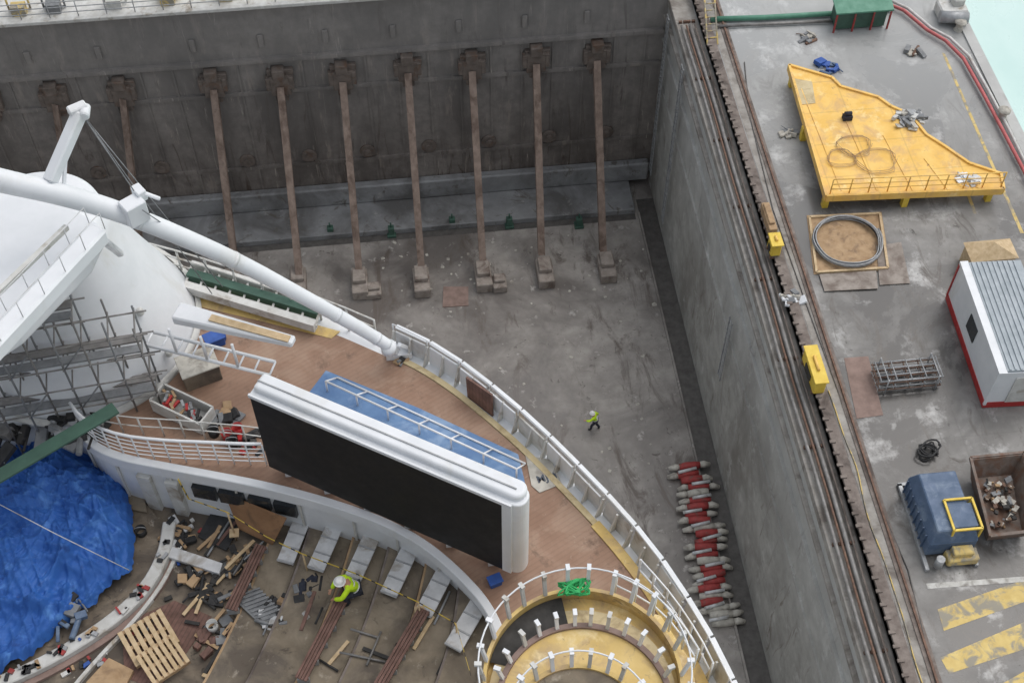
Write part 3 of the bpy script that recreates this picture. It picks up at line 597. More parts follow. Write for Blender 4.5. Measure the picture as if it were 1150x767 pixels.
# screen
PR=P(565,637,37.5); PL=P(303,522,37.5); PR.z=PL.z=0; d=(PR-PL).normalized(); n=V((d.y,-d.x,0))
if n.y>0: n=-n
LL=(PR-PL).length
def sp_(a,c): return PL+d*a+n*c
def rnd(e,dep,r): return [sp_(e-r+r*math.sin(t),-r+r*math.cos(t)) for t in [k*math.pi/16 for k in range(0,9)]]+[sp_(e-r+r*math.cos(t),-(dep-r)-r*math.sin(t)) for t in [k*math.pi/16 for k in range(0,9)]]
ol=[sp_(-.03,.0)]+rnd(LL+.5,.56,.26)+[sp_(-.03,-.56)]
mb=MB(); mb.prism(ol,37.46,40.66); vsn=mb.obj('video_screen',m_white,ship,bevel=.04,seg=3); vsn['label']='large outdoor video screen with white housing'
def sc_box(mb,a,b,c0,c1,z0,z1): mb.hexa([V((p.x,p.y,z)) for z in (z0,z1) for p in (sp_(a,c0),sp_(b,c0),sp_(b,c1),sp_(a,c1))])
mb=MB(); sc_box(mb,0,LL,.035,.005,37.47,40.56); mb.obj('display_panel',m_black,vsn)
for x0,x1,z0,z1 in ((-.03,LL+.24,40.57,40.68),(LL+.01,LL+.24,37.49,40.56)):
    mb=MB(); sc_box(mb,x0,x1,.06,.0,z0,z1); mb.obj('screen_bezel',m_white,vsn)
ol=[V((q.x,q.y,0))+n*-.1 for q in [sp_(.02,0)]+rnd(LL+.42,.5,.24)+[sp_(.02,-.5)]]
mb=MB(); mb.prism(ol,40.5,40.84); mb.obj('housing_step',m_white,vsn,bevel=.09,seg=4)
mb=MB(); sc_box(mb,.05,LL+.2,-.3,-.33,40.8,40.87); mb.obj('top_rib',m_galv,vsn)
for k in range(6):
    q=sp_(LL*(.06+k*.176),-.28); mb=MB(); mb.beam(V((q.x,q.y,DZ)),V((q.x,q.y,37.5)),.25,.3); mb.obj('screen_leg',m_white,vsn)
# white tower
c=P(92,368,DZ)
prof=[(3.22,0),(3.12,.25),(2.92,.8),(2.6,1.6),(2.26,2.5),(1.98,3.3),(1.78,4.0),(1.65,4.5),(1.5,4.65),(.01,4.7)]
mb=MB(); mb.lathe((c.x,c.y,DZ),prof,96); mb.obj('tower_cone',m_white,ship)
mb=MB(); mb.lathe((c.x,c.y,DZ),[(3.34,0),(3.34,.12),(3.2,.16)],96); mb.obj('tower_moulding',m_whited,ship)
mb=MB(); mb.prism(px([(-80,212),(20,214),(80,230),(116,254),(98,292),(20,372),(-80,440)],43.0),42.5,43.0); mb.obj('tower_top_platform',m_white,ship,bevel=.1,seg=3)
for u,v,z in ((122,384,39.0),(158,352,39.0),(190,398,37.6)):
    q=P(u,v,z); mb=MB(); mb.lathe(q,[(.1,0),(.1,.12),(.07,.18),(.01,.2)],12); mb.obj('wall_lamp',m_whited,ship)
a=P(-30,415,45.0); b=P(112,262,44.6)
mb=MB(); mb.beam(a,b,.44,.4); mb.obj('upper_walkway',m_white,ship,bevel=.05)
n2=(b-a).cross(V((0,0,1))).normalized()
for s in (-.2,.2):
    mb=MB(); railing(mb,[a.lerp(b,k/6)+n2*s+V((0,0,.22)) for k in range(7)],.5,rails=(1,),r=.01,pr=.011); mb.obj('walkway_railing',m_alu,ship)
mb=MB(); mb.beam(P(112,262,44.6)+V((0,0,-.2)),P(135,285,41.4),.16,.16); mb.obj('walkway_strut',m_white,ship,bevel=.03)
mb=MB(); mb.beam(P(-30,355,44.2),P(75,255,44.0),.12,.12); mb.obj('platform_edge_beam',m_whited,ship)
ap=[(-60,188,45.5),(0,203,45.2),(60,216,44.8),(130,236,44.0),(200,264,42.9),(270,295,41.6),(340,333,40.1),(400,366,38.8),(436,388,38.0)]
app=chaikin([P(*q) for q in ap],2); kk=len(app)
arm=MB(); arm.tube(app,[.29-.13*(i/(kk-1)) for i in range(kk)],20); am=arm.obj('crane_boom',m_white,ship)
e_=P(436,388,38.0); mb=MB(); mb.lathe(e_+V((0,0,-.2)),[(.02,-.1),(.2,-.05),(.22,.2),(.02,.3)],16); mb.beam(e_,P(446,396,DZ),.2,.2); mb.beam(e_+V((.3,0,0)),P(462,392,DZ),.1,.1); mb.box(P(448,396,DZ)+V((0,0,.1)),(.7,.5,.2)); mb.obj('boom_foot',m_white,am)
for f in (.45,.62,.8,.93):
    k=int(f*(kk-1)); rr_=.29-.13*f+.012; dd=(app[k+1]-app[k]).normalized(); mb=MB(); mb.tube([app[k]-dd*.05,app[k]+dd*.05],rr_,20); mb.obj('boom_collar',m_white,am)
q=P(152,240,43.9); mb=MB(); mb.box(q+V((0,0,.1)),(.5,.42,.6),.6); mb.box(q+V((.15,.3,.35)),(.22,.35,.3),.6); mb.tube([q+V((0.1,.3,.45)),q+V((.62,.1,.3))],.055,8); mb.obj('boom_bracket',m_white,am,bevel=.05)
a=P(56,204,45.0); b=P(90,126,46.0)
mb=MB(); mb.beam(a,b,.28,.28); mb.beam(a+V((.25,0,-.2)),a.lerp(b,.55),.1,.08)
ms=mb.obj('mast',m_white,ship,bevel=.06)
mb=MB(); mb.box(b+V((-.05,.05,.05)),(.42,.24,.2),.5); mb.tube([b+V((.1,-.18,0)),b+V((.1,.18,0))],.12,12); mb.obj('pulley_head',m_white,ms,bevel=.03)
for p_,q_ in ((b,P(238,330,39.5)),(b,P(250,322,40)),(b,P(168,240,43.9)),(P(160,236,44.2),P(262,305,40))): mb=MB(); mb.tube([p_,q_],.014,5); mb.obj('stay_cable',m_grey,ms)
a=P(198,350,39.6); b=P(330,384,39.6)
mb=MB(); q0,q1=a,b; nn2=(b-a).cross(V((0,0,1))).normalized()
mb.hexa([a-nn2*.28-V((0,0,.2)),b-nn2*.14-V((0,0,.1)),b+nn2*.14-V((0,0,.1)),a+nn2*.28-V((0,0,.2)),a-nn2*.28+V((0,0,.1)),b-nn2*.14+V((0,0,.1)),b+nn2*.14+V((0,0,.1)),a+nn2*.28+V((0,0,.1))]); lp=mb.obj('cantilever_platform',m_white,ship,bevel=.04)
mb=MB(); mb.beam(a.lerp(b,.3)+V((0,0,.13)),b+V((-.1,0,.13)),.2,.04); mb.obj('platform_board',m_timber,lp)
a=P(168,380,38.6); b=P(306,414,38.4); n2=(b-a).cross(V((0,0,1))).normalized()*.22
mb=MB(); mb.tube([a+n2,b+n2],.05,8); mb.tube([a-n2,b-n2],.05,8)
for k in range(9): q=a.lerp(b,k/8); mb.tube([q+n2,q-n2],.03,6)
for k in (2,4,6): q=a.lerp(b,k/8); mb.tube([q+n2,q+n2+V((0,0,1.0))],.04,6)
mb.obj('lattice_gangway',m_white,ship)
lb=root('launch_cradle',P(270,325,DZ),'long green and white boarding gangway on the deck edge','gangway')
a=P(212,308,DZ+.35); b=P(358,352,DZ+.35)
mb=MB(); mb.beam(a,b,.26,.26); mb.obj('gangway_beam',m_greend,lb)
mb=MB(); o=V((-.1,-.45,0)); mb.beam(a+o,b+o,.22,.3); mb.beam(a-o*.8,b-o*.8,.12,.25)
for k in range(10): q=a.lerp(b,k/9); mb.beam(q+o,q-o*.8,.06,.05)
mb.obj('gangway_frame',m_whited,lb)
mb=MB(); mb.prism(px([(196,318),(226,322),(300,350),(382,372),(372,380),(300,362),(206,340)],DZ+.03),DZ+.012,DZ+.03); mb.obj('yellow_walk_strip',m_yfloor,ship)
mb=MB(); railing(mb,resamp(offs(O3[8:i0],.15),.9),1.0,r=.03,pr=.035); mb.obj('edge_railing',m_whited,ship)
# observation pod
def ctr(u,v,z): q=P(u,v,z); return V((q.x,q.y,0))
c0=ctr(655,762,40.0); c1=ctr(657,792,40.0); c2=ctr(652,815,40.4)
mb=MB(); mb.lathe(c0,[(2.1,DZ),(2.1,40.0),(2.02,40.0),(2.02,39.6),(.01,39.6)],72,smooth=False); obs=mb.obj('observation_pod',m_yfloor,ship); obs['label']='round yellow observation pod under refit'
mb=MB(); mb.lathe(c0,[(2.01,39.77),(1.2,39.772)],72,a0=R(95),a1=R(160)); mb.obj('pod_void',m_dark,obs)
cA=ctr(655,777,40.0)
mb=MB(); mb.lathe(cA,[(1.97,39.62),(1.97,39.75),(.01,39.75)],72,smooth=False) ; mb.obj('pod_lower_tier',m_cream,obs)
mb=MB(); mb.lathe(c1,[(1.82,39.4),(1.82,39.9),(.01,39.9)],72,smooth=False); mb.obj('pod_tier',m_yfloor,obs)
mb=MB(); mb.lathe(c1,[(1.74,39.9),(1.86,39.9),(1.86,39.98),(1.74,39.98),(1.74,39.9)],72,smooth=False); mb.obj('pod_kerb',m_rplate,obs)
mb=MB(); mb.lathe(c2,[(1.42,39.9),(1.42,40.1),(.01,40.1)],72,smooth=False); mb.obj('pod_upper_tier',m_tan2,obs)
mb=MB(); mb.lathe(c2,[(1.34,40.1),(1.44,40.1),(1.44,40.16),(1.34,40.16),(1.34,40.1)],72,smooth=False); mb.obj('upper_kerb',m_yfloor,obs)
c3=ctr(655,838,40.6)
mb=MB(); mb.lathe(c3,[(1.0,40.1),(1.0,40.35),(.01,40.35)],60,smooth=False); mb.lathe(c3,[(.92,40.35),(1.02,40.35),(1.02,40.4),(.92,40.4),(.92,40.35)],60,smooth=False); mb.obj('pod_top_tier',m_yfloor,obs)
for (rad,cc,zz,hh,nn,a0,a1) in ((2.06,c0,40.0,.75,19,R(-30),R(215)),(1.8,c1,39.98,.4,17,R(-10),R(190)),(1.38,c2,40.16,.5,15,R(-20),R(200)),(.98,c3,40.4,.45,11,R(0),R(180))):
    for k in range(nn):
        t=a0+(a1-a0)*k/(nn-1)+random.uniform(-.03,.03); q=cc+V((rad*math.cos(t),rad*math.sin(t),zz)); o=V((math.cos(t),math.sin(t),0)); hv=hh*random.uniform(.9,1.08)
        mb=MB(); mb.beam(q,q+o*.12+V((0,0,hv)),.08,.06); mb.box(q+o*.12+V((0,0,hv)),(.15,.09,.08),t); mb.obj('pod_stanchion',m_white if random.random()<.6 else m_whited,obs)
    if rad in (2.06,1.38):
        mb=MB(); mb.tube([cc+V(((rad+.12)*math.cos(a0+(a1-a0)*k/40),(rad+.12)*math.sin(a0+(a1-a0)*k/40),zz+hh)) for k in range(41)],.02,6); mb.obj('pod_handrail',m_white,obs)
for (l,z) in (([(690,668),(735,690),(765,725),(790,770)],38.4),([(716,650),(752,690),(784,740),(798,770)],DZ)):
    pth=resamp(chaikin(px(l,z)),.5); mb=MB(); railing(mb,pth,1.0,rails=(1,.5),r=.025,pr=.03); mb.obj('stair_railing',m_white,ship)
mb=MB(); mb.prism(px([(690,680),(742,690),(775,740),(790,800),(720,800),(735,740)],38.3),DZ,38.3); mb.obj('side_landing',m_yfloor,ship,bevel=.03)
for k in range(5):
    z=38.36+k*.03; mb=MB(); mb.prism(px([(708+k*6,692+k*14),(736+k*6,698+k*14),(738+k*6,706+k*14),(710+k*6,700+k*14)],z),38.3,z); mb.obj('landing_slat',m_grey,ship)
# ------------------------------------------------------------------ blue tarp
bd=px([(-90,462),(0,470),(36,466),(84,474),(126,506),(140,548),(152,592),(142,640),(122,652),(96,676),(62,698),(22,742),(-60,768),(-90,462)],35.4)
cx=sum(bd[:-1],V())/(len(bd)-1); mb=MB(); nr=90; rings=[]; bd=resamp(bd,.06)
bd=[cx+(p-cx)*(1+.05*noise.noise(p*2.2)+.03*noise.noise(p*6)) for p in bd]
def ridge(x): return (1-abs(x)*3.4)  if abs(x)<.294 else 0
pk=[P(40,520,36.5),P(110,560,36.3),P(20,620,36.3)]
for i in range(nr+1):
    f=i/nr; row=[]
    for j,p in enumerate(bd):
        q=cx.lerp(p,f)
        e=0
        for (a_,s_,am_) in ((.5,.5,.22),(1.5,.7,.2),(2.4,.9,.18),(.95,1.5,.14),(2.9,1.8,.12),(1.9,2.6,.1),(.3,3.4,.08),(1.2,4.4,.06),(2.6,5.5,.045)):
            w_=q.x*math.cos(a_)+q.y*math.sin(a_); w2=-q.x*math.sin(a_)+q.y*math.cos(a_)
            e+=am_*ridge(noise.noise(V((w_*s_,w2*s_*.16,a_*7)))*1.7)
        for k_ in pk: e+=.5*max(0,1-math.hypot(q.x-k_.x,q.y-k_.y)/1.5)
        z=35.12+.45*(1-f**2.5)+e-(.25*max(0,f-.95)/.05)
        row.append(mb.bm.verts.new((q.x,q.y,z)))
    rings.append(row)
for i in range(nr):
    for j in range(len(bd)):
        k=(j+1)%len(bd)
        try: f=mb.bm.faces.new((rings[i][j],rings[i][k],rings[i+1][k],rings[i+1][j])); f.smooth=(i>0)
        except Exception: pass
mb.obj('blue_tarpaulin',m_tarp,label='creased bright blue tarpaulin covering the stage',cat='tarpaulin')
mb=MB(); mb.tube([P(-20,556,37.0),P(60,598,36.9),P(145,640,35.6)],.012,5); mb.obj('tie_rope',m_whited,label='pale rope tied over the blue tarpaulin',cat='rope')
clutter(70,690,35.2,34,.8,[m_grey,m_dark,m_bluec],'sheet_heap','heap of grey netting at the tarpaulin edge','netting',.35)
mb=MB(); mb.beam(P(-10,540,38.4),P(130,458,38.4),.38,.08); mb.obj('green_plank',m_greend,label='long dark green board lying on scaffolding',cat='board',bevel=.01)
# scaffold
s0=root('scaffold_tower',P(80,470,36),'grey steel tube scaffolding around the white tower','scaffolding')
A_=P(-70,506,36.8); B_=P(184,462,36.8); A_.z=B_.z=0
sd=(B_-A_).normalized(); dn=V((-sd.y,sd.x,0))*.75; NS=9
def zt(i): return 44.2-.42*i
zl=[37.6,38.45,39.3,40.15,41.0,41.85,42.7,43.5]
for i in range(NS+1):
    for j in range(2):
        q=A_.lerp(B_,i/NS)+dn*j; mb=MB(); mb.tube([V((q.x,q.y,35.0 if i<5 else DZ)),V((q.x,q.y,zt(i)))],.028,6); mb.obj('standard_tube',m_pipe if (i+j)%2 else m_grey,s0)
for li,z in enumerate(zl):
    im=[k for k in range(NS+1) if zt(k)>z]
    if len(im)<2: continue
    imax=max(im); e=A_.lerp(B_,imax/NS)
    for j in range(2):
        a=A_+dn*j; b=e+dn*j; mb=MB(); mb.tube([V((a.x,a.y,z))-sd*.3,V((b.x,b.y,z))+sd*.3],.025,6); mb.obj('ledger_tube',m_pipe,s0)
    for i in range(imax+1): q=A_.lerp(B_,i/NS); mb=MB(); mb.tube([V((q.x,q.y,z+.05))-dn*.15,V((q.x,q.y,z+.05))+dn*1.15],.022,6); mb.obj('transom_tube',m_pipe,s0)
    if li in (0,2,4,6):
        for k in range(2):
            p_,q_=A_+dn*(.25+.45*k),e+dn*(.25+.45*k); mb=MB(); mb.beam(V((p_.x,p_.y,z+.1)),V((q_.x,q_.y,z+.1)),.24,.05); mb.obj('scaffold_board',[m_grey,m_pipe][k],s0)
for i in range(0,NS-1,2): 
    q=A_.lerp(B_,i/NS);w=A_.lerp(B_,(i+1)/NS)
    for z in (37.6,39.3,41.0):
        if zt(i+1)>z+.85: mb=MB(); mb.tube([V((q.x,q.y-.05,z)),V((w.x,w.y-.05,z+.85))],.022,6); mb.obj('brace_tube',m_grey,s0)
clutter(15,478,36.6,50,1.3,[m_rubber,m_grey,m_dark,m_pipe],'scaffold_clutter','dark heap of tubes and fittings beneath the scaffold','scaffold fittings',.5)
clutter(95,478,37.1,30,.8,[m_rubber,m_grey,m_dark,m_galv],'scaffold_clutter','dark heap of tubes and fittings beside the balcony','scaffold fittings',.4)
# ------------------------------------------------------------------ deck clutter
def box_thing(u,v,z,sz,rz,m,name,label,cat,lid=None,group=None):
    p=P(u,v,z); r1=root(name,p,label,cat,group)
    mb=MB(); mb.box(p+V((0,0,sz[2]/2)),sz,rz); mb.obj('body',m,r1,bevel=.02)
    mb=MB(); mb.box(p+V((0,0,sz[2]+.025)),(sz[0]+.05,sz[1]+.05,.05),rz); mb.obj('lid',lid or m,r1,bevel=.01)
DIR=math.atan2(d.y,d.x)
box_thing(226,422,DZ,(1.0,.75,.6),DIR+.9,m_tan,'timber_chest','worn beige timber chest on the deck','chest',m_pale)
p=P(208,466,DZ); r1=root('tool_crate',p,'long open timber tool crate filled with tools','crate')
mb=MB(); rz=-.6; mx=Matrix.Rotation(rz,3,'Z')
for o,s in (((0,.3,.3),(1.6,.05,.5)),((0,-.3,.3),(1.6,.05,.5)),((.8,0,.3),(.05,.6,.5)),((-.8,0,.3),(.05,.6,.5)),((0,0,.06),(1.6,.6,.06))): mb.box(p+mx@V(o),s,rz)
mb.obj('crate_body',m_whited,r1)
mb=MB()
for k in range(26): mb.box(p+mx@V((random.uniform(-.65,.65),random.uniform(-.2,.2),.35+random.random()*.15)),(random.uniform(.15,.4),.07,.07),random.uniform(0,3),mi=random.randrange(5))
mb.obj('tools',[m_red,m_rubber,m_wood,m_galv,m_grey],r1,kind='stuff')
def cyl_thing(u,v,z,rad,h,m,name,label,cat,group=None):
    p=P(u,v,z); r1=root(name,p,label,cat,group)
    mb=MB(); mb.lathe(p,[(.01,0),(rad*.9,0),(rad,h),(rad*.92,h),(rad*.82,.04),(.01,.04)],16); mb.obj('body',m,r1)
    mb=MB(); mb.tube([p+V((rad*math.cos(t),0,h+rad*.6*math.sin(t))) for t in [math.pi*k/8 for k in range(9)]],.012,5); mb.obj('handle',m_galv,r1)
for u,v,z,m,l in ((249,381,DZ,m_blue,'blue bucket on the teak deck'),(256,492,DZ,m_red,'red bucket on the teak deck'),(241,488,DZ,m_rubber,'black bucket on the teak deck'),(268,486,DZ,m_red,'red bucket on the teak deck'),(262,500,DZ,m_rubber,'black bucket on the teak deck'),(160,600,34.9,m_rubber,'black bucket on the amphitheatre floor'),(240,706,34.9,m_whited,'white bucket on the amphitheatre floor')):
    cyl_thing(u,v,z,.15,.3,m,'bucket',l,'bucket','buckets')
box_thing(242,386,DZ,(.5,.35,.3),.4,m_blue,'toolbox','blue toolbox on the teak deck','toolbox')
clutter(282,498,DZ,14,.5,[m_red,m_rubber,m_redd,m_dark],'hose_heap','heap of red and black hoses on the deck','hose',.3)
clutter(250,470,DZ,18,.45,[m_wood,m_rubber,m_grey],'deck_clutter','small heap of tools and boards on the deck','tools',.3)
clutter(455,402,DZ,8,.25,[m_grey,m_rubber,m_wood],'deck_clutter','small heap of fittings beside the boom foot','fittings',.25)
mb=MB(); a=P(523,424,DZ+.9);b=P(552,444,DZ+.9);c1_=P(553,468,DZ);c2_=P(525,446,DZ); o=V((.04,.04,0))
mb.hexa([c2_,c1_,c1_+o,c2_+o,a,b,b+o,a+o]); mb.obj('leaning_panel',m_brown,label='dark brown board leaning on the bulwark',cat='board')
zz=DZ+.04; sh=root('printed_sheet',P(612,534,DZ),'pale grey sheet with faded lettering on the deck','sheet')
mb=MB(); mb.prism(px([(590,511),(619,516),(631,543),(606,553),(597,545)],zz),zz-.02,zz); mb.obj('sheet_face',m_pale,sh)
cu=bpy.data.curves.new('t','FONT'); cu.body='MJM'; cu.size=.3; cu.offset=.006; cu.extrude=.003; cu.align_x='CENTER'; cu.align_y='CENTER'
to=bpy.data.objects.new('t',cu); col.objects.link(to); bpy.context.view_layer.update()
me=bpy.data.meshes.new_from_object(to); bpy.data.objects.remove(to)
lo=bpy.data.objects.new('lettering',me); me.materials.clear(); me.materials.append(m_ink); col.objects.link(lo)
lo.parent=sh; w=P(614,536,zz+.006); lo.location=w-W[sh.name]; lo.rotation_euler=(0,0,R(12))
def pallet(u,v,z,rz,s=1.0):
    p=P(u,v,z); r1=root('timber_pallet',p,'pale timber pallet lying on the amphitheatre floor','pallet','timber pallets'); mx=Matrix.Rotation(rz,3,'Z')
    for k in range(7): mb=MB(); mb.box(p+mx@V((-.54*s+.18*s*k,0,.14)),(.12*s,1.1*s,.025),rz); mb.obj('slat',m_timber,r1)
    for k in (-1,0,1): mb=MB(); mb.box(p+mx@V((0,k*.5*s,.07)),(1.2*s,.1,.1),rz); mb.obj('bearer',m_wood,r1)
pallet(168,718,34.95,.5,1.0); pallet(184,742,35.1,.55,.85)
flat('slatted_matting',[(138,726),(160,690),(196,674),(238,692),(206,738),(176,775),(140,760)],34.87,m_brown,kind=None,label='dark red slatted matting on the amphitheatre floor',cat='matting')
for l,z,m in (([(222,602),(246,560),(278,576),(254,618)],34.95,m_rubber),([(414,684),(430,664),(444,678),(428,694)],TZ[2]+.04,m_rubber),([(330,655),(366,648),(372,676),(338,678)],35.3,m_dark),([(206,640),(222,634),(232,650),(214,656)],34.9,m_dark),([(262,700),(282,694),(290,716),(268,722)],34.93,m_dark)):
    mb=MB(); mb.prism(px(l,z),z-.03,z); mb.obj('rubber_mat',m,label='black rubber mat lying on boards',cat='mat',group='black rubber mats')
mb=MB(); zz=35.3; mb.prism(px([(262,672),(290,660),(320,690),(296,704)],zz),zz-.06,zz)
for k in range(9): a=P(265+k*3.4,670+k*3.4,zz+.02); b=P(292+k*3.3,660+k*3.4,zz+.02); mb.beam(a,b,.05,.04)
mb.obj('steel_grating',m_grey,label='grey steel grating panel on the floor',cat='grating')
for l,z,m,lab in (([(190,612),(250,632),(246,644),(186,624)],35.1,m_alu,'long pale metal duct on the floor'),([(130,540),(160,545),(165,575),(138,570)],35.05,m_tan2,'tan board beside the stage'),([(96,766),(122,738),(150,752),(130,790)],35.0,m_wood,'brown plywood sheet beside the pallets')):
    mb=MB(); mb.prism(px(l,z),z-.12,z); mb.obj('floor_board' if m!=m_alu else 'metal_duct',m,label=lab,cat='board' if m!=m_alu else 'duct',bevel=.01)
q4=[P(268,594,35.2),P(306,612,35.2),P(322,582,36.2),P(252,554,36.2)]
mb=MB(); mb.hexa([q4[0],q4[1],q4[2],q4[3]]+[p+V((0,0,.04)) for p in q4]); mb.obj('plywood_board',m_bply,label='large brown plywood sheet leaning below the railing',cat='plywood')
clutter(300,745,35.0,26,.8,[m_rubber,m_grey,m_wood],'offcut_heap','heap of offcuts and fittings on the amphitheatre floor','offcuts',.3)
clutter(200,600,34.9,26,.5,[m_rubber,m_alu,m_wood],'offcut_heap','heap of dark offcuts beside the stage','offcuts',.3)
clutter(318,690,35.25,34,.7,[m_grey,m_alu,m_rubber,m_wood],'fittings_heap','heap of grey metal fittings on the terrace','fittings',.28)
clutter(350,665,35.3,26,.5,[m_navy,m_rubber,m_grey],'bag_heap','dark tool bags heaped on the terrace','bags',.3)
clutter(235,655,34.9,34,.8,[m_grey,m_rubber,m_wood,m_dark],'fittings_heap','dark heap of fittings on the amphitheatre floor','fittings',.28)
clutter(275,630,35.0,26,.6,[m_dark,m_rubber,m_wood],'fittings_heap','dark heap of brackets beside the terrace','fittings',.25)
clutter(250,720,34.9,24,.7,[m_dark,m_grey,m_brown],'fittings_heap','dark heap of cut slats on the amphitheatre floor','slats',.3)
for i in range(56):
    u=random.uniform(205,320); v=random.uniform(600,765); z=34.9 if u<250 else 35.05
    if i>42: u=random.uniform(330,520); v=random.uniform(700,765); z=TZ[min(5,int((u-200)/60))]
    a=P(u,v,z); t=random.choice([R(50),R(62),R(-30)])+random.uniform(-.2,.2); l=random.uniform(.3,1.2); mb=MB()
    q=V((math.cos(t),math.sin(t),0))*l
    if i%2: mb.tube([a+V((0,0,.06)),a+q+V((0,0,.06))],.03,7); mb.obj('pipe_length',random.choice([m_galv,m_pipe,m_rubber]),label='loose length of grey pipe on the floor',cat='pipe',group='loose pipes on the floor')
    else:
        mb.beam(a+V((0,0,.05)),a+q+V((0,0,.08)),.09,.04); mb.obj('timber_offcut',random.choice([m_wood,m_timber,m_dark,m_brown]),label='loose timber offcut on the floor',cat='timber',group='loose timber on the floor')
for i in range(90):
    k=int(random.random()*(len(rim)-1))
    if i%2: q=offs(rim,.6)[k]+V((random.uniform(-.4,.4),random.uniform(-.3,.3),-.1))
    else: q=offs(rim,0)[k]+V((random.uniform(-.12,.12),random.uniform(-.1,.1),.19))
    mb=MB(); mb.box(q,(random.uniform(.06,.25),random.uniform(.05,.12),.06),random.uniform(0,3)); mb.obj('small_offcut',random.choice([m_redd,m_redd,m_whited,m_rubber,m_wood,m_galv,m_blue,m_dark]),label='small coloured offcut lying beside the stage rim',cat='offcut',group='small offcuts by the stage')
tp=[P(200,538,37.1),P(212,560,35.9),P(255,575,36.4),P(300,603,36.3),P(340,622,36.3),P(400,644,36.5),P(470,676,36.8),P(512,700,37.0),P(530,762,37.1)]
mb=MB(); ts=resamp(tp,.12)
for k in range(len(ts)-1): mb.beam(ts[k],ts[k+1],.008,.05,mi=1 if k%4==3 else 0)
mb.obj('caution_tape',[m_yel2,m_dark],label='yellow and black caution tape strung across the terraces',cat='caution tape')
for k in (2,4,6,7):
    q=tp[k]; mb=MB(); mb.tube([V((q.x,q.y,34.9)),q],.025,6); mb.box(V((q.x,q.y,35.3 if k<5 else 36.32)),(.25,.25,.04)); mb.obj('tape_post',m_timber,label='timber post holding up the caution tape',cat='post',group='caution tape posts')
mb=MB(); c=P(645,662,40.2)
for z in range(5):
    ph=z*1.3; mb.tube([c+V((.28*math.cos(t*1.3+ph)*math.sin(t*.7+ph)+.12*math.sin(t*2.1),.16*math.sin(t*1.9+ph),.1+.08*math.sin(t*1.1+ph))) for t in [k*.4 for k in range(26)]],.024,5)
mb.obj('rope_bundle',m_grope,label='crumpled bundle of green rope inside the pod rail',cat='rope')
box_thing(556,655,DZ,(.3,.22,.2),.3,m_blue,'small_case','small blue case near the screen foot','case')
